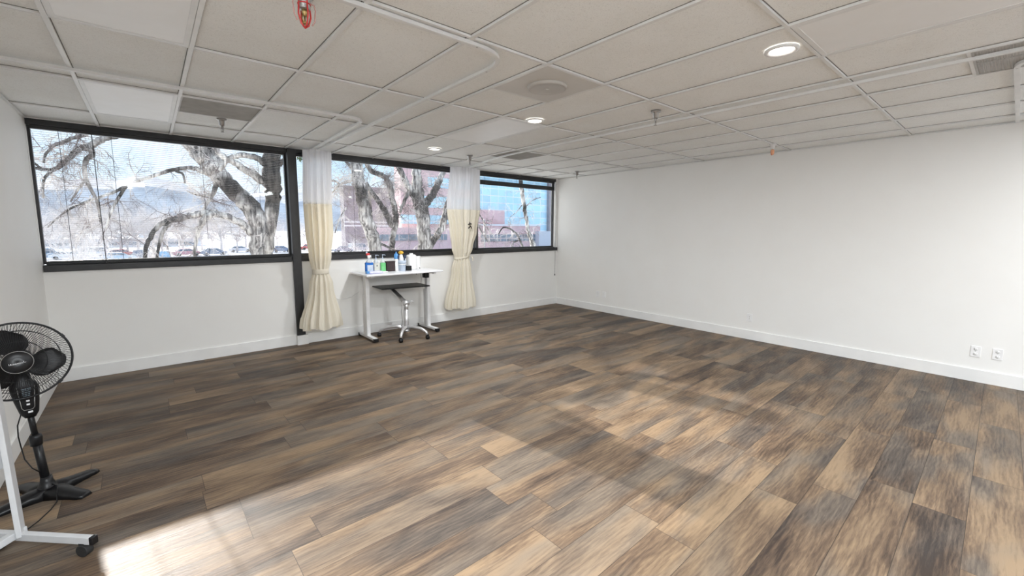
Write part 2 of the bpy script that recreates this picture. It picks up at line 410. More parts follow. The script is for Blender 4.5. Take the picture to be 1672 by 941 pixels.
# black sill, head and post
b = MB(); wbox(b, SL + .01, -5.41, -.10, .022, SILL0, SILL1 - .012); wbox(b, SL + .03, -5.41, -.10, -.02, SILL1 - .012, SILL1); b.build('trim_2', 'black', kind='structure', bevel=.006)
b = MB(); wbox(b, -5.285, -.008, -.10, .022, SILL0, SILL1 - .012); wbox(b, -5.285, -.06, -.10, -.02, SILL1 - .012, SILL1); b.build('trim_3', 'black', kind='structure', bevel=.006)
b = MB(); wbox(b, -5.402, -5.292, -.12, .045, .137, H - .002); b.build('trim_4', 'black', kind='structure', bevel=.004)

def window(n, s0, s1):
    b = MB(); d0, d1 = -.11, -.06
    wbox(b, s0, s1, -.12, .004, HEAD - .012, H + .004)
    wbox(b, s0, s0 + .022, d0, d1, SILL1, HEAD); wbox(b, s1 - .022, s1, d0, d1, SILL1, HEAD)
    wbox(b, s0, s1, d0, d1, SILL1 - .004, SILL1 + .02)
    f = b.build('window_%d' % n, 'black', kind='structure', bevel=.002)
    g = MB(); g.quad([W(s0 + .02, -.085, SILL1 + .01), W(s1 - .02, -.085, SILL1 + .01), W(s1 - .02, -.085, HEAD), W(s0 + .02, -.085, HEAD)])
    g.build('pane', 'pane', parent=f)
window(1, SL + .006, -5.403); window(2, -5.291, -2.20); window(3, -2.19, -.063)
b = MB(); wbox(b, -2.215, -2.175, -.12, -.0, SILL1, HEAD); b.build('trim_5', 'black', kind='structure')
# panes behind the camera
for i in range(3):
    b = MB(); s0 = .25 if i == 0 else i*BL_/3 + .06; s1 = BL_ - .25 if i == 2 else (i+1)*BL_/3 - .06
    for a, c, z0, z1 in ((s0, s1, .75, .80), (s0, s1, 2.57, 2.62), (s0, s0+.05, .8, 2.57), (s1-.05, s1, .8, 2.57)): bbox(b, a, c, z0, z1, .06, .05)
    f = b.build('window_%d' % (4 + i), 'black', kind='structure')
    g = MB(); g.quad([LB + BU*s0 + BN*.08 + Vector((0,0,.8)), LB + BU*s1 + BN*.08 + Vector((0,0,.8)), LB + BU*s1 + BN*.08 + Vector((0,0,2.57)), LB + BU*s0 + BN*.08 + Vector((0,0,2.57))]); g.build('pane', 'pane', parent=f)

# ceiling grid, clipped to the room
def clip(p, q):
    t0, t1 = 0., 1.; d = q - p; n = len(room)
    for i in range(n):
        a = room[i]; e = room[(i+1) % n] - a; nn = Vector((-e.y, e.x, 0))      # polygon runs counter-clockwise: inside = left
        da = (p - a).dot(nn); dd = d.dot(nn)
        if abs(dd) < 1e-9:
            if da < 0: return None
            continue
        t = -da / dd
        if dd > 0: t0 = max(t0, t)
        else: t1 = min(t1, t)
    if t0 >= t1: return None
    return p + d * t0, p + d * t1
area = sum(room[i].x * room[(i+1) % 4].y - room[(i+1) % 4].x * room[i].y for i in range(4))
if area < 0: room.reverse()
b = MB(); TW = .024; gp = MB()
def tb(p, q, w=TW, h=.016):
    r = clip(Vector((p.x, p.y, 0)), Vector((q.x, q.y, 0)))
    if not r: return
    a, c = r; L = (c - a).length
    if L < .06: return
    m_ = (a + c) / 2; b.box((m_.x, m_.y, H + .006), (L - .004, w, h), math.atan2((c-a).y, (c-a).x))
    e = (c - a) / L; nn = Vector((-e.y, e.x, 0))
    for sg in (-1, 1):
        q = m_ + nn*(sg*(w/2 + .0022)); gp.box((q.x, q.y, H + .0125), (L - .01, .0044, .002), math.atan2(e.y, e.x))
for c in range(-7, 9): tb(G(c, -6), G(c, 5))
for r in range(-5, 5): tb(G(-8, r), G(9, r), TW * .8, .0145)
for (c0, c1, r) in ((0, 1, .5), (-3, -2, 2.5), (3, 4, 2.5), (3, 4, -1.5)): tb(G(c0, r), G(c1, r), .02, .0140)
b.build('trim_6', 'tbar', kind='structure'); gp.build('bar_shade_strips', 'gap_shade', kind='structure')  # dark strips beside the bars stand in for their shadow lines
b = MB()                                   # wall angle round the ceiling edge
for p0, u, n, L in ((Vector((0, 0, 0)), UR, NR, BK - .02), (CL + UL*.02, UL, NLo, BK - .7)):
    c = p0 + u * (L/2) - n * .011; b.box((c.x, c.y, H + .0), (L, .02, .005), math.atan2(u.y, u.x))
b.build('trim_7', 'tbar', kind='structure')

# ------------------------------------------------------------------ things in the ceiling
def gbox(b, c0, c1, r0, r1, z0, z1, ins=0.):
    c = G((c0+c1)/2, (r0+r1)/2, (z0+z1)/2); b.box(c, (abs(c1-c0)*2*FT - 2*ins, abs(r1-r0)*4*FT - 2*ins, z1-z0), GROT)
TR = 'flat fluorescent ceiling fixtures with white lenses'
for (c, r), lab in zip([(-4, 0), (-4, 2), (1, 1), (1, -2), (-4, -3), (1, -4)],
        ['unlit flat white lens fixture at the upper left corner of the photo', 'unlit flat white lens fixture right beside the grey vent above the left window',
         'unlit flat white lens fixture between the two small round lights mid ceiling', 'unlit flat white lens fixture at the top right beside the nearest round light',
         'added white lens fixture over the rear left, brightening the room', 'added white lens fixture over the rear right, brightening the room']):
    p = G(c + .5, r + .5, H); t = thing('troffer_light', lab, 'ceiling light', p, GROT, TR)
    w, l = 2*FT - .026, 4*FT - .024
    k = MB(); 
    for x, y, a, d in ((0, l/2-.014, w, .028), (0, -l/2+.014, w, .028), (w/2-.014, 0, .028, l-.056), (-w/2+.014, 0, .028, l-.056)): k.box((x, y, .002), (a, d, .008))
    k.build('frame', 'tbar', t, bevel=.0015)
    k = MB(); k.box((0, 0, .0035), (w-.056, l-.056, .006)); k.build('lens', 'lens', t)
# square diffuser with the round plaque
t = thing('air_diffuser', 'square grey ceiling diffuser with a round central plate', 'air vent', G(.5, .25, H), GROT)
k = MB(); w = 2*FT - .026; k.box((0, 0, .003), (w, w, .011)); k.build('panel', 'ventl', t, bevel=.002)
k = MB(); k.lathe([(.155, .0), (.152, -.010), (.146, -.020), (.132, -.024), (.128, -.018), (.0, -.018)], seg=48); k.build('plaque', 'ventp', t)
k = MB(); k.lathe([(.015, -.018), (.015, -.021), (.0, -.021)], seg=12); k.build('screw', 'ventl', t)
def grille(lab, c0, c1, r0, r1, m='vent', nb=44, div=0):
    cc = G((c0+c1)/2, (r0+r1)/2, H); w = abs(c1-c0)*2*FT - .028; l = abs(r1-r0)*4*FT - .03
    t = thing('air_vent', lab, 'air vent', cc, GROT, 'rectangular grey ceiling vents')
    k = MB(); k.box((0, 0, .006), (w, l, .005)); k.build('backing', 'ventl', t)
    k = MB()
    for i in range(nb + 1):
        k.box((0, -l/2 + l*i/nb, .0025), (w, l/nb*.72, .004), 0, Matrix.Rotation(.25, 3, 'X'))
    for x in (-w/2, w/2) + ((0,) if div else ()): k.box((x, 0, .0), (.012, l, .006))
    for y in (-l/2, l/2): k.box((0, y, .0), (w, .012, .006))
    k.build('grille', m, t)
grille('grey rectangular vent in the ceiling above the large left window', -3, -2, 2, 2.5)
grille('small grey vent far back in the ceiling above the right hand curtain', 3, 4, 2, 2.5)
grille('grey vent at the right edge crossed by a white curtain track', 3, 4, -2, -1.5, div=1)

LG = 'small round recessed ceiling lights'
DL = [(1.53, -.895), (1.57, .93), (1.58, 2.57)]
DLl = ['lit round recessed light at upper right, the largest and nearest', 'lit round recessed light beyond the square diffuser, middle of three', 'lit round recessed light nearest the windows, the smallest looking']
BKL = [(1.55, -2.75), (-3.5, -1.8), (-3.5, -3.6), (5.5, -2.75), (1.55, -4.2), (5.5, -4.2)]  # lights added behind the viewpoint to brighten the room
def downlight(c, r, lab):
    p = G(c, r, H); t = thing('recessed_light', lab, 'ceiling light', p, 0, LG)
    k = MB(); k.lathe([(.092, .0085), (.092, -.003), (.078, -.006), (.070, -.002), (.066, .0045)], seg=40); k.f.pop(); k.sm.pop(); k.f.pop(); k.sm.pop()
    k.build('trim_ring', 'white_pl', t)
    k = MB(); k.lathe([(.067, .004), (.045, .0065), (.0, .0085)], seg=32); k.build('lens', 'glow', t)
    return p
for (c, r), lab in zip(DL, DLl): downlight(c, r, lab)
for c, r in BKL: downlight(c, r, 'added round fill light in the ceiling behind the viewpoint')
def area_light(name, p, size, power, col=(1, .93, .85), shape='DISK', size_y=None, rot=(0, 0, 0)):
    L = D.lights.new(name, 'AREA'); L.shape = shape; L.size = size; L.energy = power; L.color = col
    if size_y: L.size_y = size_y
    o = D.objects.new(name, L); COL.objects.link(o); o.location = p; o.rotation_euler = rot; return o

def sprinkler(p, lab, cage=False, cap=False):
    t = thing('fire_sprinkler', lab, 'sprinkler', p, .3, 'ceiling sprinkler heads')
    k = MB(); k.lathe([(.0, .0085), (.044, .0085), (.043, -.004), (.030, -.008), (.028, -.010), (.026, -.055), (.020, -.060), (.0, -.060)], seg=24)
    k.build('escutcheon', 'greymetal' if not cap else 'white_metal', t)
    k = MB(); k.lathe([(.012, -.058), (.013, -.075), (.008, -.080), (.008, -.088)], seg=14)
    k.tube([(.010, 0, -.08), (.013, 0, -.10), (.004, 0, -.118)], .003, 6); k.tube([(-.010, 0, -.08), (-.013, 0, -.10), (-.004, 0, -.118)], .003, 6)
    k.lathe([(.004, -.088), (.0035, -.112), (.006, -.118)], seg=8); k.lathe([(.016, -.118), (.016, -.121), (.003, -.123)], seg=14)
    k.build('nozzle', 'brass' if cage else 'greymetal', t)
    if cap:
        k = MB(); k.lathe([(.017, -.066), (.021, -.072), (.022, -.105), (.018, -.125), (.008, -.132), (.0, -.132)], seg=16); k.build('cap', 'orange', t)
        k = MB(); k.tube([(.022, .008, -.07), (.024, .008, -.12), (.0, .008, -.134), (-.02, .008, -.12)], .0028, 6); k.build('strap', 'red', t)
    if cage:
        k = MB()
        for a in (0, PI/2, PI, 1.5*PI):
            ca, sa = math.cos(a), math.sin(a)
            k.tube([(ca*x, sa*x, z) for x, z in ((.022, -.005), (.026, -.03), (.030, -.085), (.018, -.125), (.0, -.140))], .0042, 6)
        k.tube([(math.cos(q)*.027, math.sin(q)*.027, -.035) for q in [i*PI/10 for i in range(21)]], .0035, 6)
        k.build('cage', 'red', t)
        k = MB()
        for a in (0, PI):
            ca, sa = math.cos(a), math.sin(a)
            k.tube([(ca*x, sa*x, z) for x, z in ((.026, -.02), (.050, -.022), (.055, -.045), (.050, -.095), (.036, -.118))], .0035, 6)
        k.build('guard_wing', 'pinkclear', t)
for q, lab, kw in (((-6.02, -4.66), 'brass sprinkler in a red cage at the top edge of the photo', dict(cage=True)),
                   ((-6.182, -1.654), 'white sprinkler head in front of the left grey vent', {}),
                   ((-2.977, -4.492), 'metal sprinkler head between the square diffuser and the right wall', {}),
                   ((-.485, -4.506), 'sprinkler head with an orange red cap close to the right wall', dict(cap=True)),
                   ((-3.092, -1.377), 'white sprinkler head above the right hand curtain', {}),
                   ((-.565, -1.123), 'small sprinkler head near the far right corner of the room', {})):
    sprinkler((q[0], q[1], H), lab, **kw)

def track(lab, pts, w=.028, h=.020, rad=.28, m='tbar'):
    P = []; n = len(pts)
    for i, p in enumerate(pts):
        p = Vector(p)
        if 0 < i < n - 1:
            a = (Vector(pts[i-1]) - p).normalized(); c = (Vector(pts[i+1]) - p).normalized()
            for k in range(9):
                t = k / 8; P.append((p + a*rad)*(1-t)**2 + p*2*t*(1-t) + (p + c*rad)*t*t)
        else: P.append(p)
    k = MB(); k.bar(P, w, h)
    t = thing('curtain_track', lab, 'curtain track', (0, 0, 0), 0, 'white ceiling curtain tracks'); k.build('rail', m, t)
    for i in (1, len(P)-2):
        q = P[i]; k = MB(); k.cyl((q.x, q.y, q.z - h/2 - .0012), .006, .0022, 10); k.build('screw', 'greymetal', t)
    return t
zt = H - .0115
track('white curtain track turning a rounded corner above the room centre', [G(-6.5, 0.03, zt), G(-.44, .03, zt), W(-5.06, .10, zt)])
track('white curtain track running parallel to the left window', [G(-5.2, 1.77, zt), G(-.64, 1.77, zt), W(-5.12, .10, zt)], rad=.16)
track('long white curtain track from the right hand curtain past the right vent', [W(-2.5, .06, zt), G(3.2, 2.4, zt), G(3.2, -3.4, zt)], rad=.4)
track('short white curtain track with rounded end ending at the right wall', [G(7.42, -1.66, zt), G(3.62, -1.66, zt), G(3.62, -3.4, zt)], rad=.16)

# ------------------------------------------------------------------ blinds
def blind(lab, s0, s1, zt_, z0, pitch, cords, raised=False):
    t = thing('window_blind', lab, 'blind', W((s0+s1)/2, 0, 0), AW, 'black slatted window blinds')
    w = s1 - s0; t['_mid'] = (s0+s1)/2
    k = MB(); k.box((0, .030, HEAD - .03), (w, .035, .034)); k.build('headrail', 'black', t)
    k = MB(); z = zt_; n = 0
    while z > z0:
        if raised: k.box((0, .030, z), (w, .024, .0009), 0, Matrix.Rotation(.12, 3, 'X'))
        else:
            k.quad([(-w/2, .024, z + .0006), (w/2, .024, z + .0006), (w/2, .037, z - .0006), (-w/2, .037, z - .0006)])
        z -= pitch
    k.build('slats', 'slat', t)
    k = MB(); k.box((0, .030, z0 - .008), (w, .026, .016)); k.build('bottom_rail', 'black', t)
    for c in cords: k = MB(); k.tube([(c - (s0+s1)/2, .016, HEAD - .04), (c - (s0+s1)/2 + .002, .016, z0 - .002)], .0022, 5); k.build('ladder_cord', 'black', t)
    return t
bl1 = blind('black slatted blind lowered over the large left window', SL + .03, -5.43, HEAD - .05, SILL1 + .03, .0215, (-7.55, -7.15, -6.35, -5.75))
blind('black slatted blind lowered over the middle window', -5.27, -2.24, HEAD - .05, SILL1 + .03, .0215, (-4.5, -3.6))
tb3 = blind('black slatted blind half raised over the right window', -2.16, -.09, HEAD - .065, 2.505, .0042, (-2.0, -1.2, -.3), True)
k = MB(); k.box((0, .030, 2.535), (2.07, .028, .075)); k.build('slat_stack', 'black', tb3, bevel=.002)
b = MB(); b.box((1.0, .012, 2.60), (.02, .02, .19)); b.build('end_bracket', 'black', tb3)
# cords hanging from the blinds
def hang(par, s_, d, pts, r, nm, cap):
    ox = s_ - par['_mid']; k = MB(); k.tube([(ox + p[0], -d, p[1]) for p in pts], r, 6); c = k.build(nm, 'black', par)
    k = MB(); k.lathe([(.003, .0), (.010, -.012), (.011, -.035), (.004, -.042)], (ox + pts[-1][0], -d, pts[-1][1]), 12); k.build(cap, 'black', c)
hang(tb3, -.105, .045, [(0, 2.63), (-.002, 1.6), (-.003, .68)], .0028, 'pull_cord', 'tassel')
hang(bl1, -7.3, .028, [(0, 2.66), (.004, 2.0), (.01, 1.30)], .0035, 'tilt_wand', 'grip')
hang(bl1, -5.52, .028, [(0, 2.66), (0, 2.1)], .0016, 'pull_cord', 'tassel')

# ------------------------------------------------------------------ curtains
def curtain(lab, s, d, lev, npl, seed, tie, knot=None):
    rnd = random.Random(seed)
    ph = [rnd.uniform(-.5, .5) for _ in range(4)]
    t = thing('cubicle_curtain', lab, 'curtain', W(s, d, 0), AW, 'cream cubicle curtains with white net tops')
    Mx = 240
    def ringat(z, inset=0.):
        for i in range(len(lev) - 1):
            if lev[i][0] >= z >= lev[i+1][0]:
                f = (lev[i][0] - z) / (lev[i][0] - lev[i+1][0]); f = f*f*(3-2*f)
                q = [lev[i][j]*(1-f) + lev[i+1][j]*f for j in range(5)]; break
        else: q = list(lev[-1])
        _, cx, hw, hd, amp = q; pts = []
        for k in range(Mx):
            th = 2*PI*k/Mx
            a = npl*th + ph[0] + .9*math.sin(2*th + ph[1]) + .5*math.sin(3*th + ph[2]) + .25*math.sin(z*2 + ph[3])
            sh = math.sin(a); sh = math.copysign(abs(sh)**.8, sh)
            m_ = 1 + amp*sh - inset + amp*.35*math.sin(2.3*a)
            zz = z + (.014*math.sin(5*th + ph[1]) + .012*sh if z < .4 else 0)
            pts.append((cx + hw*math.cos(th)*m_, hd*math.sin(th)*m_, zz))
        return pts
    def sheet(z1, z0, n, inset=0.):
        k = MB()
        for i in range(n + 1): k.v += ringat(z1 + (z0 - z1)*i/n, inset)
        for i in range(n):
            for j in range(Mx):
                j2 = (j+1) % Mx; k.f.append((i*Mx+j, i*Mx+j2, (i+1)*Mx+j2, (i+1)*Mx+j)); k.sm.append(True)
        return k
    sheet(lev[0][0], 1.985, 12).build('net_header', 'net', t)
    sheet(2.0, lev[-1][0], 60, .004).build('panel', 'cloth', t)
    z, cx, hw, hd, _ = [l for l in lev if l[0] == tie[0]][0]
    k = MB(); n = 48
    tilt = tie[2]
    ring = lambda f, zz: [(cx + hw*1.10*f*math.cos(q), hd*1.12*f*math.sin(q), zz + tilt*math.cos(q)) for q in [2*PI*i/n for i in range(n)]]
    rings = [ring(1.0, z - tie[1]/2), ring(1.03, z - tie[1]/4), ring(1.03, z + tie[1]/4), ring(1.0, z + tie[1]/2)]
    for r_ in rings: k.v += r_
    for i in range(3):
        for j in range(n): j2 = (j+1) % n; k.f.append((i*n+j, i*n+j2, (i+1)*n+j2, (i+1)*n+j)); k.sm.append(True)
    tb_ = k.build('tie_band', 'cloth', t); so = tb_.modifiers.new('s', 'SOLIDIFY'); so.thickness = .006
    if knot: 
        k = MB(); k.tube(knot, .009, 8); k.build('tie_end', 'cloth', t)
    for i in range(6):
        x = lev[0][1] + lev[0][2]*(-.8 + 1.6*i/5)
        k = MB(); k.tube([(x, 0, H - .022), (x + .004, 0, H - .04), (x - .002, 0, lev[0][0] - .01)], .0025, 5); k.build('hook', 'greymetal', t)
    return t
c1 = curtain('cream curtain with net top tied back beside the black post', -5.06, .185, [(2.712, 0, .165, .12, .10), (2.0, -.025, .160, .125, .13), (1.62, -.02, .155, .12, .15), (1.27, -.025, .125, .10, .16), (1.045, -.03, .098, .075, .10), (.86, -.03, .135, .10, .15), (.24, -.05, .245, .155, .16)], 13, 3, (1.045, .075, 0))
c2 = curtain('cream curtain with net top and small black clip, right of the desk', -2.60, .185, [(2.712, .02, .285, .12, .08), (2.0, -.02, .315, .135, .10), (1.62, -.03, .245, .13, .13), (1.30, -.06, .175, .11, .15), (1.15, -.075, .135, .085, .11), (.95, -.085, .165, .11, .15), (.25, -.11, .285, .155, .14)], 15, 11, (1.15, .035, .02), [(.07, -.10, 1.17), (.09, -.115, 1.12), (.075, -.12, 1.09)])
t = thing('hair_clip', 'small black clip pinned to the cream part of the right curtain', 'clip', W(-2.61, .345, 1.72), AW)
k = MB(); k.tube([(-.035, 0, .01), (.0, -.004, .026), (.035, 0, .02)], .009, 6); k.tube([(0, 0, .055), (.002, 0, .02), (.004, -.004, -.01), (.03, 0, -.03), (.04, 0, -.06)], .008, 6); k.build('jaw', 'blackpl', t)
k = MB(); k.tube([(-.03, 0, -.055), (-.01, -.004, -.035), (.012, 0, -.02)], .009, 6); k.build('grip', 'blackpl', t)

# ------------------------------------------------------------------ standing desk
DT = .995
t = thing('standing_desk', 'white height adjustable desk with T shaped legs under the windows', 'desk', W(-3.985, .335, 0), AW)
k = MB(); k.box((0, 0, DT - .0125), (1.26, .63, .025)); k.build('tabletop', 'desk_white', t, bevel=.006)
for sx in (-.515, .515):
    k = MB(); k.box((sx, -.0, .52), (.055, .085, .92)); k.box((sx, 0, .042), (.062, .56, .034)); k.box((sx, 0, DT - .04), (.05, .5, .03))
    k.box((sx, .03, .36), (.064, .10, .62))
    lg = k.build('leg', 'white_metal', t, bevel=.004)
    for sy in (-.28, .28):
        k = MB(); k.box((sx, sy - .01, .03), (.066, .05, .046)); k.build('foot_cap', 'blackpl', lg, bevel=.004)
k = MB(); k.box((0, .0, DT - .05), (1.0, .05, .03)); k.build('crossbar', 'white_metal', t)
k = MB(); k.box((.47, -.03, DT - .085), (.07, .10, .095)); k.build('control_box', 'blackpl', t, bevel=.004)
k = MB(); k.tube([(.44, -.04, DT - .06), (.36, -.05, DT - .03), (.30, -.05, DT - .03), (.29, -.05, DT - .07)], .005, 6)
k.tube([(.40, .0, DT - .06), (.41, .0, DT - .15), (.41, .02, DT - .23)], .003, 5); k.build('cable', 'blackpl', t)
k = MB(); k.cyl((-.13, -.24, DT), .012, .0015, 12); k.build('logo_sticker', M['display'], t)
# thin white cable on the wall between curtain and desk
t = thing('wall_cable', 'thin white cable sagging along the wall between curtain and desk', 'cable', W(-4.7, .01, 0), AW)
k = MB(); k.tube([(-.28, 0, .80), (-.22, 0, .68), (-.1, 0, .60), (.0, 0, .585), (.1, 0, .61), (.22, 0, .68)], .0035, 6)
k.build('cord', 'white_pl', t); k = MB(); k.tube([(-.28, 0, .80), (-.29, 0, .86)], .006, 6); k.build('plug', 'white_pl', t)

# ------------------------------------------------------------------ mobile laptop table
t = thing('laptop_cart', 'black topped laptop table on a chrome wheeled base, pushed under the desk', 'side table', W(-4.03, .60, 0), AW)
k = MB(); k.extrude([(-.285, .13, .738), (.485, .05, .738), (.50, .50, .738), (-.255, .56, .738)][::-1], (0, 0, .020))
k.v = [(x, y, z) for x, y, z in k.v]; k.build('tabletop', 'blackpl', t, bevel=.006)
k = MB(); k.tube([(.03, 0, .10), (.035, 0, .42)], .036, 16); k.tube([(.035, 0, .42), (.04, 0, .53)], .030, 16); k.build('column', 'chrome', t)
k = MB(); k.extrude([(.065, .03, .50), (.065, -.03, .535), (-.02, .30, .735), (-.02, .38, .735), (.0, .20, .66)], (-.06, 0, 0)); k.build('arm', 'greymetal', t, bevel=.008)
k = MB(); k.cyl((-.01, -.0, .53), .038, .09, 20, axis=(1, 0, 0)); k.tube([(.07, -.01, .54), (.12, -.03, .55), (.14, -.04, .53)], .007, 8); k.build('tilt_lever', 'chrome', t)
k = MB(); k.tube([(-.025, .01, .50), (-.04, .01, .4), (-.03, .01, .28), (-.035, .01, .15)], .006, 6); k.build('spring_cable', 'greymetal', t)
CP = [(-.29, .27), (-.20, -.27), (.20, -.34), (.18, .34)]
k = MB(); k.lathe([(.0, .085), (.045, .085), (.05, .10), (.038, .135), (.0, .14)], (.03, 0, 0), 20)
for x, y in CP:
    k.tube([(.03, 0, .135), (.03 + (x-.03)*.35, y*.35, .165), (.03 + (x-.03)*.72, y*.72, .148), (.03 + (x-.03)*.93, y*.93, .11), (x, y, .07)], [.036, .030, .024, .021, .018], 10)
k.build('base', 'chrome', t)
for x, y in CP:
    k = MB(); k.cyl((x-.022, y, .030), .030, .044, 20, axis=(1, 0, 0)); k.box((x, y + .006, .058), (.024, .04, .035)); k.build('caster', 'blackpl', t, bevel=.003)

# ------------------------------------------------------------------ things on the desk
def on_desk(u, dd=0.):    # place on the desk: picture column u at depth dd from the wall
    lo, hi = -4.7, -3.2
    for _ in range(40):
        m_ = (lo+hi)/2; P = W(m_, dd, DT); q = MR.transposed() @ (P - CAM)
        if CX + FPX*q.x/q.y < u: lo = m_
        else: hi = m_
    return W(m_, dd, DT + .0005)
M['bluefluid'] = mat('blue_cleaner', (.02, .16, .55), .2, scale=9.); M['labelw'] = mat('label_paper', (.62, .70, .76), .6, c2=(.48, .55, .62), scale=60.)
M['clearpl'] = mat('clear_plastic', (.75, .80, .82), .15, alpha=.55); M['greenfl'] = mat('green_soap', (.12, .52, .17), .25, c2=(.2, .6, .25))
M['beigefl'] = mat('pale_soap', (.70, .70, .62), .3); M['brownbox'] = mat('dark_brown_cloth', (.045, .028, .030), .8, c2=(.03, .02, .02), scale=90.)
M['paleblue'] = mat('pale_blue_plastic', (.50, .57, .68), .3, c2=(.42, .49, .60)); M['bluecap'] = mat('blue_plastic', (.10, .32, .68), .35)
M['yellow'] = mat('yellow_plastic', (.80, .50, .04), .45, c2=(.55, .28, .02), scale=40.); M['navy'] = mat('navy_plastic', (.03, .05, .10), .4)
M['lilac'] = mat('lilac_packet', (.72, .72, .92), .4, c2=(.62, .62, .88), scale=50.); M['milky'] = mat('milky_plastic', (.82, .82, .81), .3)
# blue spray bottle
t = thing('spray_bottle', 'blue cleaning spray bottle with a red and white trigger, leftmost on the desk', 'bottle', on_desk(603, .33), AW)
k = MB(); k.box((0, 0, .08), (.118, .06, .16)); k.build('body', 'bluefluid', t, bevel=.018)
k = MB(); k.lathe([(.045, .15), (.040, .175), (.018, .205), (.014, .225)], seg=20); k.build('shoulder', 'clearpl', t)
k = MB(); k.box((.004, -.031, .068), (.086, .004, .10)); k.build('label_panel', 'labelw', t, bevel=.001)
k = MB(); k.lathe([(.020, .218), (.020, .238), (.012, .24)], seg=16); k.box((.008, 0, .250), (.055, .026, .028)); k.tube([(.03, 0, .245), (.036, 0, .225), (.032, 0, .21)], .005, 6)
tr_ = k.build('trigger', 'white_pl', t, bevel=.004)
k = MB(); k.box((-.012, 0, .279), (.052, .028, .036)); k.build('trigger_shell', 'red', t, bevel=.008)
k = MB(); k.box((-.03, 0, .304), (.02, .02, .024)); k.build('nozzle', 'paleblue', t, bevel=.003)
def pump_bottle(u, dd, lab, fl, top=.285):
    t = thing('pump_bottle', lab, 'bottle', on_desk(u, dd), AW, 'clear pump bottles on the desk')
    k = MB(); k.box((0, 0, .072), (.078, .05, .144)); k.build('body', fl, t, bevel=.012)
    k = MB(); k.lathe([(.036, .142), (.034, .160), (.016, .190), (.012, .20)], seg=20); k.build('shoulder', 'clearpl', t)
    k = MB(); k.lathe([(.014, .198), (.014, .214), (.005, .216), (.005, .25), (.010, .252), (.010, .264), (.0, .268)], seg=16)
    k.tube([(0, 0, .258), (.03, 0, .26), (.045, 0, .25)], .005, 6); k.build('pump', 'paleblue', t)
    return t
pa = pump_bottle(614.5, .31, 'clear pump bottle of pale liquid, between the blue spray bottle and the green one', 'beigefl')
k = MB(); k.cyl((.004, -.0255, .10), .011, .002, 12, axis=(0, -1, 0)); k.build('label_dot', 'slot', pa)
pump_bottle(625.5, .30, 'pump bottle filled with bright green liquid, left of the dark box', 'greenfl')
t = thing('storage_box', 'small dark brown square fabric box on the white desk', 'box', on_desk(637.5, .27), AW)
k = MB(); k.box((0, 0, .076), (.155, .08, .152)); k.build('body', 'brownbox', t, bevel=.01)
k = MB(); k.box((0, -.002, .148), (.158, .084, .014)); k.build('lid', 'brownbox', t, bevel=.005)
t = thing('squeeze_bottle', 'slim pale bottle with a blue top, right of the dark box', 'bottle', on_desk(647.5, .29), AW)
k = MB(); k.lathe([(.0, .0), (.033, .0), (.036, .01), (.036, .17), (.03, .19), (.0, .19)], seg=20); k.build('body', 'milky', t)
k = MB(); k.lathe([(.031, .188), (.034, .20), (.034, .25), (.022, .27), (.009, .275), (.009, .30), (.0, .30)], seg=20); k.build('cap', 'bluecap', t)
t = thing('plastic_tumbler', 'pale blue ribbed plastic tumbler holding brushes', 'cup', on_desk(657, .33), AW)
k = MB(); k.lathe([(.0, .0), (.052, .0), (.054, .01), (.060, .10), (.062, .102), (.062, .115), (.064, .117), (.066, .165), (.062, .165), (.058, .12), (.05, .02), (.0, .02)], seg=36); k.build('body', 'paleblue', t)
k = MB(); k.lathe([(.0615, .098), (.0645, .101), (.0645, .108), (.0625, .111)], seg=36); k.build('band', 'white_pl', t)
t = thing('duster', 'yellow topped white duster standing in the tumbler', 'brush', on_desk(655.5, .33) + Vector((0, 0, .045)), AW)
k = MB(); k.lathe([(.012, -.02), (.016, .04), (.03, .07), (.034, .13), (.026, .20), (.012, .22)], seg=18); k.build('handle', 'white_pl', t)
k = MB()
for i in range(26):
    a = random.uniform(0, 2*PI); e = random.uniform(-.2, 1.3); r_ = .042
    k.tube([(0, 0, .235), (r_*math.cos(a)*math.cos(e), r_*math.sin(a)*math.cos(e), .24 + r_*math.sin(e)*.8)], [.010, .006], 6)
k.lathe([(.0, .215), (.03, .22), (.036, .24), (.028, .262), (.0, .27)], seg=16); k.build('bristles', 'yellow', t)
for u, sgn, lab in ((651.5, -1, 'navy handled tool leaning left out of the tumbler'), (661, 1, 'navy handled tool leaning right out of the tumbler')):
    t = thing('cleaning_tool', lab, 'tool', on_desk(657, .33) + Vector((0, 0, .03)), AW)
    k = MB(); k.tube([(sgn*.02, .015, .0), (sgn*.035, .015, .10), (sgn*.048, .015, .16)], .009, 8); k.build('handle', 'navy', t)
    k = MB(); k.box((sgn*.056, .015, .185), (.038, .022, .05)); k.build('grip', 'navy', t, bevel=.008)
t = thing('plastic_jug', 'tall milky white rounded jug at the right of the bottles', 'jug', on_desk(672, .24), AW)
k = MB(); k.box((0, 0, .12), (.155, .11, .25)); k.build('body', 'milky', t, bevel=.035)
k = MB(); k.lathe([(.03, .235), (.03, .262), (.026, .266), (.0, .266)], seg=20); k.build('lid', 'white_pl', t)
t = thing('paper_roll', 'white paper roll half hidden behind the milky jug', 'roll', on_desk(681.5, .15), AW)
k = MB(); k.cyl((0, 0, 0), .055, .21, 32); k.build('roll', 'milky', t, bevel=.004)
k = MB(); k.cyl((0, 0, .209), .02, .003, 20); k.build('core', 'slot', t)
t = thing('small_box', 'tiny glossy black box in front of the milky jug', 'box', on_desk(667.2, .37), AW)
k = MB(); k.box((0, 0, .037), (.086, .045, .074)); k.build('body', 'blackpl', t, bevel=.003)
k = MB(); k.box((0, 0, .075), (.088, .047, .004)); k.build('lid', 'blackpl', t, bevel=.001)
t = thing('cable_clip', 'tiny white round clip with a black knob on the desk', 'clip', on_desk(683.5, .25), AW)
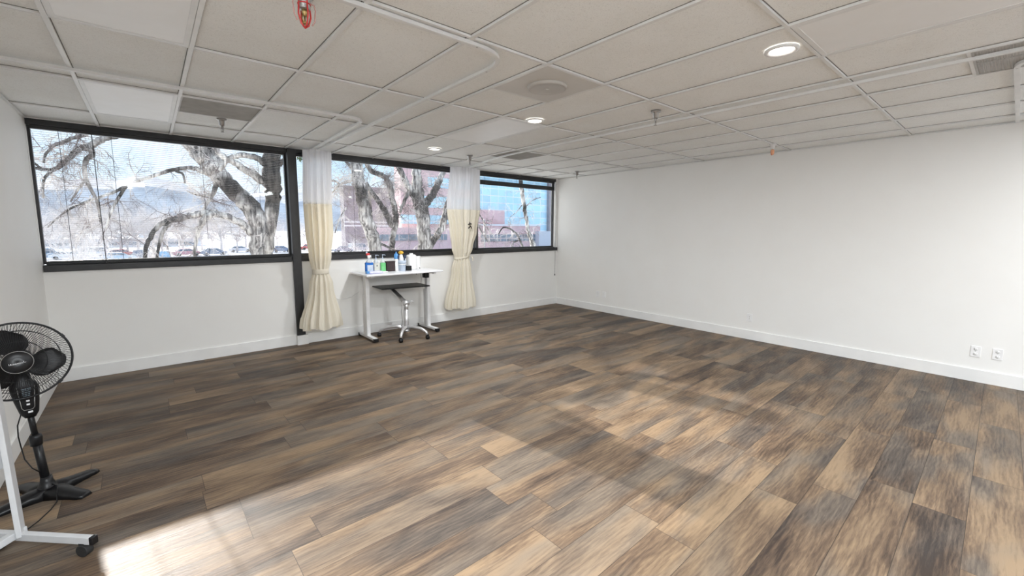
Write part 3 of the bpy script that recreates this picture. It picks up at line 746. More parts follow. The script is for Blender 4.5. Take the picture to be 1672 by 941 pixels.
k = MB(); k.lathe([(.0, 0), (.018, 0), (.018, .012), (.0, .02)], seg=16); k.build('base', 'white_pl', t)
k = MB(); k.cyl((.014, -.008, .012), .010, .014, 12); k.build('knob', 'blackpl', t)
t = thing('wipes_packet', 'flat lilac white packet with a blue end, in front of the spray bottle', 'packet', on_desk(615, .44), AW)
k = MB(); k.box((-.02, 0, .017), (.21, .10, .030)); k.build('body', 'lilac', t, bevel=.012)
k = MB(); k.box((-.135, .0, .019), (.05, .075, .034)); k.build('end_flap', 'bluecap', t, bevel=.008)
k = MB(); k.box((.12, -.0, .012), (.09, .07, .020)); k.build('tissue', 'white_pl', t, bevel=.008)

# ------------------------------------------------------------------ outlets on the right wall
OG = 'white wall plates low on the right wall'
def plate(dist, z, lab, kind):
    p = UR*dist + Vector((0, 0, z)); t = thing('wall_outlet', lab, 'wall outlet', p, AR, OG)
    k = MB(); k.box((0, -.004, 0), (.076, .008, .118)); k.build('cover_plate', 'white_pl', t, bevel=.003)
    if kind == 'duplex':
        for zz in (-.026, .026):
            k = MB(); k.lathe([(.0, .0), (.0165, 0), (.0165, .002), (.0, .002)], seg=20, mx=Matrix.Rotation(PI/2, 3, 'X'), c=(0, -.008, zz)); s_ = k.build('socket', 'trim', t)
            k = MB(); k.box((-.0065, -.0106, zz + .003), (.003, .001, .011)); k.box((.0065, -.0106, zz + .003), (.003, .001, .009)); k.cyl((0, -.0101, zz - .008), .0028, .001, 10, axis=(0, -1, 0)); k.build('slot', 'slot', s_)
    elif kind == 'jack':
        for zz in (-.015, .015): k = MB(); k.box((0, -.009, zz), (.018, .004, .018)); k.build('jack', 'trim', t); k = MB(); k.box((0, -.0113, zz), (.011, .001, .010)); k.build('slot', 'vent', t)
    else:
        k = MB(); k.box((0, -.009, 0), (.034, .004, .068)); k.build('insert', 'trim', t, bevel=.001)
    k = MB(); k.cyl((0, -.008, .0), .0025, .001, 8, axis=(0, -1, 0)); k.build('screw', 'greymetal', t)
plate(1.18, .352, 'white jack plate, the farthest of the five on the right wall', 'jack')
plate(1.345, .352, 'white blank insert plate, second from the far corner', 'blank')
plate(4.095, .331, 'lone white wall plate halfway along the right wall', 'jack')
plate(6.418, .335, 'white duplex outlet, left one of the nearest pair', 'duplex')
plate(6.578, .337, 'white duplex outlet, right one of the nearest pair at the photo edge', 'duplex')

# ------------------------------------------------------------------ pedestal fan
fb = Vector((-7.335, -3.27, 0)); 
tocam = math.atan2((CAM - fb).y, (CAM - fb).x)
fan = thing('pedestal_fan', 'black pedestal fan with round wire grille standing at the left wall', 'fan', fb, tocam + PI/2)   # local -y looks at the camera
LX = -.045                                     # the mast leans a little to the left
k = MB(); k.tube([(0, 0, .055), (LX*.45, 0, .36)], .021, 18); k.build('lower_pole', 'blackpl', fan)
k = MB(); k.lathe([(.021, -.03), (.027, -.028), (.029, .02), (.026, .035), (.016, .04)], (LX*.46, 0, .36), 20); k.build('collar', 'blackpl', fan)
k = MB(); k.tube([(LX*.46, 0, .38), (LX*.72, 0, .56)], .0145, 16); k.lathe([(.020, -.005), (.020, .02), (.016, .03)], (LX*.70, 0, .52), 16); k.build('upper_pole', 'blackpl', fan)
# star foot
k = MB(); k.lathe([(.075, .018), (.07, .034), (.045, .05), (.03, .09), (.026, .12), (.0, .12)], (0, 0, 0), 28); k.build('hub_cone', 'blackpl', fan)
for a in (.52, 2.0, 3.45, 5.35):
    ca, sa = math.cos(a), math.sin(a); n = Vector((-sa, ca, 0)); u = Vector((ca, sa, 0)); k = MB(); R_ = []
    for r_, w_, h_ in ((.02, .075, .060), (.09, .056, .052), (.16, .046, .038), (.235, .042, .026), (.262, .030, .018)):
        R_.append([tuple(u*r_ + n*w_ + Vector((0, 0, .0))), tuple(u*r_ + n*w_*.8 + Vector((0, 0, h_*.8))), tuple(u*r_ + Vector((0, 0, h_))), tuple(u*r_ - n*w_*.8 + Vector((0, 0, h_*.8))), tuple(u*r_ - n*w_ + Vector((0, 0, .0)))])
    for i, q in enumerate(R_): k.v += q
    for i in range(4):
        for j in range(5):
            j2 = (j+1) % 5; k.f.append((i*5+j, i*5+j2, (i+1)*5+j2, (i+1)*5+j)); k.sm.append(j < 4)
    k.f.append((20, 21, 22, 23, 24)); k.sm.append(False); k.f.append((4, 3, 2, 1, 0)); k.sm.append(False)
    k.build('leg', 'blackpl', fan)
# control housing
k = MB(); R_ = []
for z, hw, hd in ((.515, .024, .024), (.545, .040, .036), (.62, .052, .044), (.70, .060, .046), (.725, .054, .044), (.745, .036, .034), (.80, .034, .032)):
    xx = LX*(z/.78); n = 20
    R_.append([(xx + hw*math.copysign(abs(math.cos(q))**.6, math.cos(q)), hd*math.copysign(abs(math.sin(q))**.6, math.sin(q)), z) for q in [2*PI*i/n for i in range(n)]])
for q in R_: k.v += q
for i in range(len(R_)-1):
    for j in range(20): j2 = (j+1) % 20; k.f.append((i*20+j, i*20+j2, (i+1)*20+j2, (i+1)*20+j)); k.sm.append(True)
k.f.append(tuple(reversed(range(20)))); k.sm.append(False); k.f.append(tuple((len(R_)-1)*20 + j for j in range(20))); k.sm.append(False)
ho = k.build('control_housing', 'blackpl', fan)
fx = LX*.86
k = MB(); k.tube([(fx-.030, -.046, .715), (fx-.020, -.0465, .585), (fx-.012, -.046, .572), (fx+.022, -.046, .572), (fx+.031, -.0465, .585), (fx+.040, -.046, .715)], .0016, 6); k.build('silver_outline', 'greymetal', ho)
for i in range(6):
    k = MB(); k.box((fx + .005, -.0475, .700 - i*.0105), (.038 - i*.002, .003, .0042), 0, Matrix.Rotation(-.05, 3, 'Y')); k.build('display_bar', 'display', ho)
for z in (.627, .605): k = MB(); k.box((fx + .007, -.047, z), (.014, .006, .010)); k.build('button', 'logo', ho, bevel=.002)
k = MB(); k.box((fx + .012, -.043, .557), (.020, .008, .011)); k.build('button', 'logo', ho, bevel=.003)
# head: everything about an axis that tilts up slightly
HZ = .875
head = D.objects.new('fan_head', None)
def hm(x, y, z): return (x, y, z)
HC = Vector((LX*1.12, -.06, HZ)); TI = Matrix.Rotation(-.10, 3, 'X')
def hp(x, y, z): return tuple(HC + TI @ Vector((x, y, z)))       # local: y towards the back, -y front
k = MB(); k.lathe([(.0, 0), (.05, .0), (.062, .02), (.062, .10), (.045, .135), (.0, .14)], seg=28, mx=TI @ Matrix.Rotation(-PI/2, 3, 'X'), c=HC + TI @ Vector((0, .03, 0))); k.build('motor_housing', 'blackpl', fan)
k = MB(); k.tube([(LX*1.02, 0, .79), (LX*1.05, .02, .83), (LX*1.08, .03, .875)], .026, 14); k.build('neck', 'blackpl', fan)
RG = .222
def circ(r, y, n=72): return [hp(r*math.cos(2*PI*i/n), y, r*math.sin(2*PI*i/n)) for i in range(n + 1)]
k = MB(); k.tube(circ(RG, 0.), .0058, 8, caps=False)
for a in (.55, 2.4, 4.2, 5.5):
    k.box(hp(RG*math.cos(a), 0, RG*math.sin(a)), (.016, .022, .022), 0, TI @ Matrix.Rotation(-a, 3, 'Y'))
k.build('rim', 'blackpl', fan)
def wires(y0, ysgn, n, r0, nm):
    k = MB()
    for i in range(n):
        a = 2*PI*i/n; pts = []
        for f in (0, .25, .5, .75, .92, 1.):
            r_ = r0 + (RG - r0)*f; y = ysgn*y0*(1 - f**3.2); aa = a + (.35*(1-f) if ysgn > 0 else .12*(1-f))
            pts.append(hp(r_*math.cos(aa), y, r_*math.sin(aa)))
        k.tube(pts, .0011, 4, caps=False)
    for f in (.35, .72):
        r_ = r0 + (RG - r0)*f; k.tube(circ(r_, ysgn*y0*(1 - f**3.2) , 48), .0016, 5, caps=False)
    k.build(nm, 'blackpl', fan)
wires(.060, -1, 110, .058, 'front_grille'); wires(.075, 1, 80, .05, 'rear_grille')
k = MB(); k.lathe([(.0, .0), (.030, .0), (.056, .005), (.063, .012), (.063, .020), (.0, .020)], seg=40, mx=TI @ Matrix.Rotation(-PI/2, 3, 'X'), c=HC + TI @ Vector((0, -.078, 0)))
badge = k.build('badge_cap', 'blackpl', fan)
k = MB(); k.tube([hp(.062*math.cos(q), -.068, .062*math.sin(q)) for q in [2*PI*i/40 for i in range(41)]], .0014, 5, caps=False); k.build('badge_ring', 'greymetal', badge)
# the lettering on the badge: a joined script word
strokes = [[(-.031, .0045), (-.030, -.003), (-.027, -.003), (-.025, .0035)], [(-.0235, .0035), (-.0235, -.0025), (-.020, -.003)], [(-.0185, .001), (-.0185, -.003), (-.015, -.003), (-.0145, .001)],
           [(-.013, -.003), (-.0125, .001), (-.0095, .001), (-.0095, -.003)], [(-.0075, -.001), (-.004, -.0005), (-.0045, .0015), (-.0075, .0005), (-.0065, -.003), (-.003, -.003)],
           [(-.0015, -.003), (-.001, .0012), (.0015, .0012), (.002, -.003)], [(.004, -.001), (.006, .0015), (.0085, -.001), (.006, -.003), (.004, -.001)],
           [(.0105, .0012), (.0105, -.003), (.0135, -.0025), (.014, .0012)], [(.0155, -.0005), (.0195, .001), (.0165, -.003), (.020, -.0025)], [(.0225, .006), (.0225, -.001), (.027, -.0015), (.031, -.0005)]]
k = MB()
for st in strokes: k.tube([hp(x*1.05, -.0795, y*1.25 - .005 + x*.10) for x, y in st], .0012, 5)
k.build('badge_lettering', 'logo', badge)
def blade(a0):
    k = MB(); nr, na = 9, 9; P = []
    for i in range(nr):
        f = i/(nr-1); r_ = .03 + .160*f
        half = .34 + .36*math.sin(PI*min(1, f*.95 + .08))**.8 + .06*f
        if i == nr-1: half *= .6; r_ = .196
        for j in range(na):
            g = j/(na-1)*2 - 1
            a = a0 + half*g + .25*f
            P.append(hp((r_ - .018*f*abs(g)**3)*math.cos(a), -.012 + .028*g*(1 - .2*f), (r_ - .018*f*abs(g)**3)*math.sin(a)))
    k.v = P
    for i in range(nr-1):
        for j in range(na-1): k.f.append((i*na+j, i*na+j+1, (i+1)*na+j+1, (i+1)*na+j)); k.sm.append(True)
    o = k.build('blade', 'blackpl', fan); s_ = o.modifiers.new('s', 'SOLIDIFY'); s_.thickness = .003; s_.offset = 0
for a in (1.66, 3.62, -.42): blade(a)
k = MB(); k.lathe([(.036, -.03), (.034, .03), (.0, .03)], seg=24, mx=TI @ Matrix.Rotation(-PI/2, 3, 'X'), c=HC); k.build('spinner', 'blackpl', fan)
# power cord: hangs from the housing, along the foot and across the floor
k = MB(); k.tube([(-.065, .01, .54), (-.085, .02, .47), (-.088, .02, .40), (-.082, .01, .33), (-.075, .0, .26), (-.05, -.02, .20), (-.022, -.024, .165)], .0032, 6)
k.tube([(.02, -.03, .07), (.04, -.06, .06), (.035, -.10, .045), (.03, -.16, .006), (.0, -.24, .005), (-.05, -.33, .005), (-.13, -.43, .005), (-.24, -.47, .005), (-.30, -.45, .005)], .0032, 6); k.build('power_cord', 'blackpl', fan)

# ------------------------------------------------------------------ rolling stand at the left edge
sb = at_z(33, 900, 0.0)
st = thing('rolling_stand', 'white metal rolling stand with casters cut off by the left photo edge', 'stand', (sb.x, sb.y, 0))
A0 = at_z(152, 882, .085) - Vector((sb.x, sb.y, 0)); u = Vector((A0.x, A0.y, 0)).normalized(); v_ = Vector((-u.y, u.x, 0))
def S(a, c, z): return tuple(u*a + v_*c + Vector((0, 0, z)))
k = MB(); k.bar([S(-.16, 0, .085), S(A0.length - .015, 0, .085)], .028, .038); k.build('foot_bar', 'stand_grey', st, bevel=.003)
k = MB(); k.bar([S(A0.length - .017, 0, .085), S(A0.length + .004, 0, .085)], .031, .042); k.build('end_cap', 'blackpl', st, bevel=.004)
k = MB(); k.bar([S(.0, .03, .10), S(.005, -.30, .09)], .034, .036); k.build('side_bar', 'stand_grey', st, bevel=.003)
k = MB(); k.bar([S(.012, .004, .085), S(-.062, .03, 1.05)], .066, .022); k.build('upright', 'stand_grey', st, bevel=.003)
k = MB(); k.box(S(-.058, -.01, .50), (.05, .03, .11), math.atan2(u.y, u.x)); k.build('clamp_bracket', 'stand_grey', st, bevel=.004)
for a, c in ((A0.length - .06, 0.), (-.12, 0.), (.005, -.27)):
    k = MB(); q = Vector(S(a, c, .031)); k.cyl(q - v_*.018, .031, .036, 22, axis=v_); k.box(q + Vector((0, 0, .028)), (.035, .028, .03), math.atan2(u.y, u.x)); k.build('caster', 'rubber', st, bevel=.003)

# ------------------------------------------------------------------ outside
GZ = -3.5
b = MB(); b.quad([W(-900, -10, GZ), W(1200, -10, GZ), W(1200, -2200, GZ), W(-900, -2200, GZ)]); b.quad([W(-60, 40, GZ), W(60, 40, GZ), W(60, -10, GZ), W(-60, -10, GZ)])
b.build('parking_lot', 'asphalt', kind='structure')
b = MB(); b.quad([W(-60, -1.2, GZ + .03), W(80, -1.2, GZ + .03), W(80, -26, GZ + .03), W(-60, -26, GZ + .03)]); b.build('dry_lawn', 'drygrass', kind='structure')
# hills
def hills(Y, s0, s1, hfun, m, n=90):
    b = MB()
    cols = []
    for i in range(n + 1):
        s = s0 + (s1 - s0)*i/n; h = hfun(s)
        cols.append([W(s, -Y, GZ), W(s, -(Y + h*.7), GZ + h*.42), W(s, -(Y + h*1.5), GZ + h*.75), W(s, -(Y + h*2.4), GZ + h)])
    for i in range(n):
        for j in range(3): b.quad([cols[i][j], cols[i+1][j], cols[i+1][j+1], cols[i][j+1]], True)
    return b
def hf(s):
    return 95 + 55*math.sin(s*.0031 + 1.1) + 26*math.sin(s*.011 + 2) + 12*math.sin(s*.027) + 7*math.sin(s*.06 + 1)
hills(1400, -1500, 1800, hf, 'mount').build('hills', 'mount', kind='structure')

# trees -------------------------------------------------------------
def spline(pts, rs, n=5):
    P = []; R_ = []
    for i in range(len(pts) - 1):
        p0 = pts[max(i-1, 0)]; p1 = pts[i]; p2 = pts[i+1]; p3 = pts[min(i+2, len(pts)-1)]
        for j in range(n):
            t = j/n; P.append(.5*((2*p1) + (p2-p0)*t + (2*p0 - 5*p1 + 4*p2 - p3)*t*t + (3*p1 - p0 - 3*p2 + p3)*t**3)); R_.append(rs[i]*(1-t) + rs[i+1]*t)
    P.append(pts[-1]); R_.append(rs[-1]); return P, R_
def twig(k, rnd, p, d, L, r, lev, droop=.25):
    n = 5; P = [p.copy()]; R_ = [r]
    for i in range(n):
        d = (d + Vector((rnd.gauss(0, .28), rnd.gauss(0, .28), rnd.gauss(0, .22) - droop*.12))).normalized()
        p = p + d*(L/n); P.append(p.copy()); R_.append(r*(1 - .8*(i+1)/n))
    k.tube(P, R_, 4 if r > .006 else 3, caps=False)
    if lev > 0:
        for i in range(1, n + 1):
            for _ in range(2 if rnd.random() < .6 else 1):
                a = Vector((rnd.gauss(0, 1), rnd.gauss(0, 1), rnd.gauss(0, .8) - droop)).normalized()
                twig(k, rnd, P[i], (d*.8 + a*.8).normalized(), L*rnd.uniform(.45, .7), R_[i]*.75, lev - 1, droop)
def near_tree(lab, limbs, Y, seed, twigs=10, base=None):
    """limbs: list of (points as (u, v, width px, extra depth), is_trunk)"""
    rnd = random.Random(seed); kt = MB(); kb = MB(); kw = MB(); zmax = 3.41 if Y < 5 else 3.05 + .15*Y; fs = (Y + 8)/12.
    first = limbs[0][0][0]; org = at_Y(first[0], first[1], Y); org = Vector((org.x, org.y, GZ))
    t = thing('bare_tree', lab, 'tree', org, 0, 'bare winter trees close outside the windows')
    for pts, trunk in limbs:
        P = []; R_ = []
        for q in pts:
            u_, v__, w_ = q[:3]; dy = q[3] if len(q) > 3 else 0
            p = at_Y(u_, v__, Y + dy); dep = (MR.transposed() @ (p - CAM)).y
            P.append(p - org); R_.append(max(.006, w_*dep/FPX/2))
        if trunk: P = [Vector((P[0].x*.6, P[0].y, 0.0)), Vector((P[0].x*.8, P[0].y, P[0].z*.5))] + P; R_ = [R_[0]*1.35, R_[0]*1.08] + R_
        PP, RR = spline(P, R_)
        runs = []; cur = []
        for i, p in enumerate(PP):
            if p.z + GZ < zmax: cur.append(i)
            elif cur: runs.append(cur); cur = []
        if cur: runs.append(cur)
        if not runs: continue
        cur = max(runs, key=len)
        if len(cur) < 3: continue
        PP = [PP[i] for i in cur]; RR = [RR[i] for i in cur]
        PP = [p + Vector((rnd.gauss(0, 1), rnd.gauss(0, 1), rnd.gauss(0, 1)))*min(.02, r_*.12) for p, r_ in zip(PP, RR)]
        RR = [r_*rnd.uniform(.93, 1.08) for r_ in RR]
        (kt if trunk else kb).tube(PP, RR, 14 if trunk else 9)
        for _ in range(int(twigs*(.34 if lab.startswith(('massive', 'dark droop')) else .5)*(1 + len(pts)/4))):
            i = rnd.randrange(len(PP)//4, len(PP)); d = Vector((rnd.gauss(0, 1), rnd.gauss(0, .6), rnd.gauss(.1, .8))).normalized()
            if PP[i].z + GZ > zmax - .35 or (trunk and PP[i].z + GZ < 1.2): continue
            twig(kw, rnd, PP[i], d, rnd.uniform(.35, .9)*fs, min(.0085*fs, RR[i]*.4), 2, .5)
    kt.build('trunk', 'bark', t)
    if kb.v: kb.build('branches', 'bark', t)
    if kw.v: kw.build('twigs', 'twig', t, kind='stuff')
    return t
def z1(*pts): return [(p[0]/3.344, 180 + p[1]/3.344, p[2]/3.344, *(p[3:])) for p in pts]
def z2(*pts): return [(470 + p[0]/4.706, 220 + p[1]/4.706, p[2]/4.706, *(p[3:])) for p in pts]
def z3(*pts): return [(720 + p[0]/5.229, 240 + p[1]/5.229, p[2]/5.229, *(p[3:])) for p in pts]
near_tree('massive bare tree with forked pale trunk outside the left window', [
    (z1((1422, 830, 105), (1422, 700, 98), (1405, 600, 95), (1330, 495, 92), (1240, 400, 84), (1150, 300, 92), (1080, 215, 96), (1000, 130, 80), (900, -10, 70), (820, -160, 60)), True),
    (z1((1190, 300, 60), (1175, 230, 52), (1130, 160, 44), (1090, 60, 36), (1080, -60, 28)), False),
    (z1((1385, 680, 50), (1320, 620, 40, -.1), (1225, 576, 36, -.2), (1150, 572, 34, -.3), (1105, 610, 30, -.3), (1085, 660, 22, -.3), (1068, 730, 16, -.3), (1060, 815, 12, -.3)), False),
    (z1((1190, 560, 30, -.2), (1120, 562, 36, -.2), (1040, 575, 36, -.2), (980, 592, 34, -.2), (900, 612, 28, -.2), (850, 650, 24, -.2), (820, 700, 22, -.2), (798, 750, 20, -.2), (795, 830, 16, -.2)), False),
    (z1((935, 605, 24, -.2), (900, 650, 22, -.2), (872, 720, 16, -.2), (855, 820, 13, -.2)), False),
    (z1((1190, 385, 30), (1165, 455, 22), (1130, 510, 18), (1108, 560, 14)), False),
    (z1((1160, 350, 38), (1080, 325, 26), (1030, 314, 22), (960, 323, 20, .1), (870, 346, 20, .1), (780, 376, 18, .1), (700, 405, 17, .1), (640, 440, 16, .1), (560, 470, 14, .2), (470, 500, 12, .3), (400, 530, 10, .4), (330, 575, 8, .5), (260, 640, 6, .6)), False),
    (z1((690, 415, 14, .1), (645, 480, 16, .1), (605, 560, 13, .1), (575, 650, 9, .1)), False),
    (z1((960, 335, 14), (1000, 350, 12, -.1), (1008, 400, 9, -.1)), False),
    (z1((1150, 460, 14), (1080, 465, 10), (1020, 440, 7)), False)], 8.0, 5, 9)
near_tree('upright bare trunk between the massive forked tree and the black post', [
    (z1((1452, 830, 60), (1462, 740, 60), (1482, 600, 62), (1490, 450, 82), (1480, 350, 88), (1482, 270, 80), (1500, 180, 70), (1530, 50, 60)), True),
    (z1((1440, 390, 44), (1380, 350, 42), (1300, 300, 36), (1215, 250, 30), (1160, 190, 22), (1100, 130, 16)), False),
    (z1((1445, 290, 36), (1385, 255, 32), (1300, 246, 28), (1240, 275, 24), (1200, 330, 20)), False),
    (z1((1500, 300, 40), (1545, 280, 30), (1600, 240, 24), (1680, 150, 18)), False)], 5.5, 6, 6)
near_tree('dark drooping branches of a bare tree at the far left of the left window', [
    (z1((-260, 760, 120, 1.), (-200, 400, 105, .8), (-60, 60, 90, .6), (200, -120, 76, .3), (420, -60, 62, .2), (560, 40, 50), (680, 122, 40)), True),
    (z1((690, 118, 38), (610, 142, 36), (540, 165, 36), (490, 198, 34), (425, 220, 28), (365, 272, 26), (310, 318, 22), (240, 325, 18), (165, 310, 12)), False),
    (z1((490, 198, 36), (500, 245, 28), (466, 285, 22), (468, 370, 20), (500, 440, 16), (530, 500, 14), (552, 620, 9)), False),
    (z1((480, 130, 20), (410, 150, 20), (310, 186, 18), (262, 196, 10)), False),
    (z1((300, 188, 15), (250, 240, 12), (240, 290, 9)), False),
    (z1((300, 320, 18), (240, 380, 13), (235, 480, 9)), False),
    (z1((470, 370, 12), (430, 430, 11), (385, 500, 8)), False),
    (z1((230, 325, 15), (190, 290, 10), (140, 250, 6)), False)], 8.5, 17, 12)
near_tree('tall leaning bare trunk left of centre in the middle window', [
    (z2((675, 920, 92), (645, 770, 98), (605, 640, 92), (572, 500, 94), (548, 380, 94), (535, 280, 92), (530, 180, 98), (525, 60, 90), (500, -120, 80)), True),
    (z2((790, 920, 46, .3), (805, 800, 40, .3), (825, 700, 46, .3), (830, 600, 46, .3), (800, 480, 40, .3), (790, 420, 46, .3), (765, 350, 40, .3), (720, 310, 40, .3), (645, 285, 36, .3), (605, 215, 34, .3), (590, 100, 26, .3)), False),
    (z2((800, 700, 50, .3), (760, 610, 48, .2), (705, 525, 40, .1), (640, 440, 36), (598, 370, 30)), False),
    (z2((505, 350, 26), (440, 368, 22), (400, 385, 20), (370, 415, 16), (338, 445, 10)), False),
    (z2((400, 380, 16), (360, 355, 12), (330, 350, 8)), False),
    (z2((700, 830, 22), (740, 850, 18), (790, 870, 14)), False),
    (z2((450, 560, 12, -.2), (400, 640, 10, -.2), (360, 760, 8, -.2)), False)], 8.0, 23, 13)
near_tree('dark forked bare trunk at the right of the middle window', [
    (z2((1052, 920, 92), (1048, 780, 96), (1040, 620, 104), (1005, 470, 92), (990, 360, 76), (995, 260, 66), (990, 120, 60), (1000, -80, 50)), True),
    (z2((1005, 640, 44), (975, 500, 46), (935, 420, 48), (890, 330, 44), (845, 225, 46), (800, 90, 38), (760, -60, 30)), False),
    (z2((935, 430, 30), (895, 510, 28), (860, 600, 22)), False),
    (z2((1060, 530, 60), (1110, 465, 56), (1150, 380, 50), (1190, 295, 40), (1230, 180, 34), (1260, 20, 26)), False),
    (z2((1075, 880, 60), (1130, 800, 54), (1180, 720, 48), (1205, 640, 46), (1215, 560, 36), (1260, 440, 26), (1330, 320, 18)), False)], 8.4, 31, 13)
near_tree('slender bare tree rising through the right window', [
    (z3((795, 880, 52), (775, 810, 44), (748, 725, 32), (728, 610, 30), (708, 490, 32), (692, 380, 34), (680, 300, 36), (665, 150, 30)), True),
    (z3((700, 860, 18), (672, 790, 16), (640, 740, 15), (590, 700, 14), (530, 690, 12), (492, 745, 8)), False),
    (z3((655, 800, 16), (620, 820, 12), (600, 870, 10)), False),
    (z3((735, 500, 8), (780, 460, 6), (850, 430, 4)), False),
    (z3((690, 500, 8), (640, 560, 6), (590, 600, 4)), False)], 9.5, 41, 6)
near_tree('thin dark branches crossing the lower left of the right window', [
    (z3((250, 900, 30), (270, 760, 24), (300, 640, 20), (290, 480, 16), (250, 300, 12)), True),
    (z3((300, 640, 12), (345, 720, 12), (400, 810, 8)), False),
    (z3((290, 520, 11), (350, 610, 11), (400, 700, 9), (440, 750, 6)), False)], 7.6, 43, 8)

def evergreen(lab, Y, s_, zc, rs, rz):  # added tree, its crown out of view keeps sun off the right wall
    o_ = W(s_, -Y, GZ); t = thing('sun_blocker_tree', lab, 'tree', o_, AW); rn = random.Random(9)
    k = MB(); k.tube([(0, 0, 0), (.03, 0, 3.), (-.1, 0, 6.6), (-2.1, 0, zc - GZ)], [.12, .09, .07, .04], 10); k.build('trunk', 'bark', t)
    k = MB()
    for _ in range(8000):
        q = Vector((rn.gauss(0, 1), rn.gauss(0, 1), rn.gauss(0, 1))).normalized()*(rn.random()**.4)
        p = Vector((q.x*rs, q.y*rs*.8, zc - GZ + q.z*rz)) + Vector((-2.1, 0, 0)); a = Vector((rn.gauss(0, 1), rn.gauss(0, 1), rn.gauss(0, 1))).normalized(); c = a.orthogonal().normalized(); l = rn.uniform(.07, .13)
        k.quad([p - a*l, p + c*l*.45, p + a*l, p - c*l*.45])
    k.build('foliage', 'leaf', t, kind='stuff')
M['leaf'] = mat('sun_blocker_leaf', (.10, .16, .06), .7, c2=(.05, .09, .03), scale=3.)
evergreen('added evergreen behind the leaning trunk, its unseen crown blocking the sun', 9.3, -.25, 5.55, 2.25, 1.6)
def far_tree_mesh(seed, mname, h=6., spread=1.):
    rnd = random.Random(seed); kt = MB(); kw = MB()
    P = [Vector((0, 0, 0)), Vector((rnd.uniform(-.1, .1), 0, h*.18)), Vector((rnd.uniform(-.2, .2), rnd.uniform(-.2, .2), h*.36))]
    kt.tube(P, [h*.022, h*.018, h*.013], 7)
    for i in range(9):
        a = 2*PI*i/9 + rnd.uniform(-.3, .3); e = rnd.uniform(.5, 1.3)
        d = Vector((math.cos(a)*math.cos(e)*spread, math.sin(a)*math.cos(e)*spread, math.sin(e)))
        q = P[1] + (P[2] - P[1])*rnd.uniform(.1, 1)
        twig(kw, rnd, q, d, h*rnd.uniform(.42, .62), h*.0075, 2, -.05)
    return kt, kw
FTG = 'bare pale trees and shrubs beyond the near trees'
protos = []
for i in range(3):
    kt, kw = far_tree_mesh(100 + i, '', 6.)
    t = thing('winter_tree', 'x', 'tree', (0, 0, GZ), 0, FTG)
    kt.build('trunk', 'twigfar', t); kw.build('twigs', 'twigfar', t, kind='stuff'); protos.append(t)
rnd = random.Random(5)
spots = [(92, 24, .80), (150, 34, 1.0), (205, 28, .8), (262, 38, .9), (325, 30, .72), (385, 36, .85), (462, 26, .8), (543, 26, .85), (592, 36, .95), (655, 30, .62), (718, 26, .66), (800, 34, .62), (122, 46, 1.1)]
ordn = ['first', 'second', 'third', 'fourth', 'fifth', 'sixth', 'seventh', 'eighth']
wn_ = ['left', 'middle', 'right']; cnt = {}
which = lambda u_: 0 if u_ < 478 else (1 if u_ < 760 else 2)
for i, (u_, Y, sc_) in enumerate(spots):
    p = at_Y(u_, 400, Y); loc = Vector((p.x, p.y, GZ)); w_ = which(u_)
    rank = sorted([q[0] for q in spots if which(q[0]) == w_]).index(u_)
    lab = 'pale bare tree, %s from the left seen through the %s window' % (ordn[rank], wn_[w_])
    if i < 3: o = protos[i]; o.location = loc; o.scale = (sc_,)*3; o['label'] = lab; o.rotation_euler = (0, 0, rnd.uniform(0, 6))
    else: o = dup(protos[i % 3], loc, rnd.uniform(0, 6), lab, scale=sc_)

for i in range(34):
    u_ = 30 + i*13.6 + rnd.uniform(-5, 5); Y = rnd.uniform(100, 150)
    if i > 31: u_ = 480 + (i - 31)*18
    p = at_Y(u_, 400, Y)
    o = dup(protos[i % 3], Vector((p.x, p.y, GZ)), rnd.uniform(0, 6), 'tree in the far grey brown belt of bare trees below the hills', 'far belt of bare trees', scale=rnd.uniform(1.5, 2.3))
# cars ---------------------------------------------------------------
def car(u_, v_b, rot, col, lab, L=4.5, van=False):
    p = at_z(u_, v_b, GZ); t = thing('parked_car', lab, 'car', p, AW + rot, 'cars parked in the lot outside')
    m_ = mat('car_paint', col, .3, coat=.5, scale=1.); hw = .88; Hh = 1.95 if van else 1.42
    if van: prof = [(-.5, .30), (-.5, .9), (-.47, 1.0), (-.42, Hh), (.28, Hh), (.38, 1.15), (.49, .95), (.5, .30)]
    else: prof = [(-.5, .30), (-.5, .82), (-.40, .92), (-.28, Hh), (.10, Hh), (.26, .95), (.47, .80), (.5, .62), (.5, .30)]
    k = MB(); k.extrude([(x*L, -hw, z) for x, z in prof][::-1], (0, 2*hw, 0)); k.build('body', m_, t, bevel=.10)
    g = [(-.37, 1.0), (-.275, Hh - .10), (.095, Hh - .10), (.225, 1.0)] if not van else [(-.44, 1.1), (-.40, Hh - .15), (.27, Hh - .15), (.35, 1.15)]
    k = MB(); k.extrude([(x*L, -hw - .012, z) for x, z in g][::-1], (0, 2*hw + .024, 0))
    k.build('side_glass', M['carglass'], t)
    k = MB(); x0, x1 = (.115, .245) if not van else (.295, .375); zt2, zb = Hh - .06, (1.0 if not van else 1.2)
    k.quad([(x0*L + .05, -hw*.8, zt2), (x0*L + .05, hw*.8, zt2), (x1*L + .05, hw*.9, zb), (x1*L + .05, -hw*.9, zb)])
    k.build('windshield', M['carglass'], t)
    for x in (-.31, .31):
        for y in (-hw, hw - .18): k = MB(); k.cyl((x*L, y - .01, .32), .32, .20, 18, axis=(0, 1, 0)); k.build('wheel', 'rubber', t)
    return t
M['carglass'] = mat('car_glass', (.10, .16, .22), .1)
car(70, 424, .1, (.22, .38, .55), 'pale blue van at the far left corner of the left window', van=True)
car(112, 424, 0., (.88, .88, .90), 'white sedan right of the pale blue van')
car(150, 421, 3.1, (.90, .90, .90), 'white van behind the thin wand', van=True)
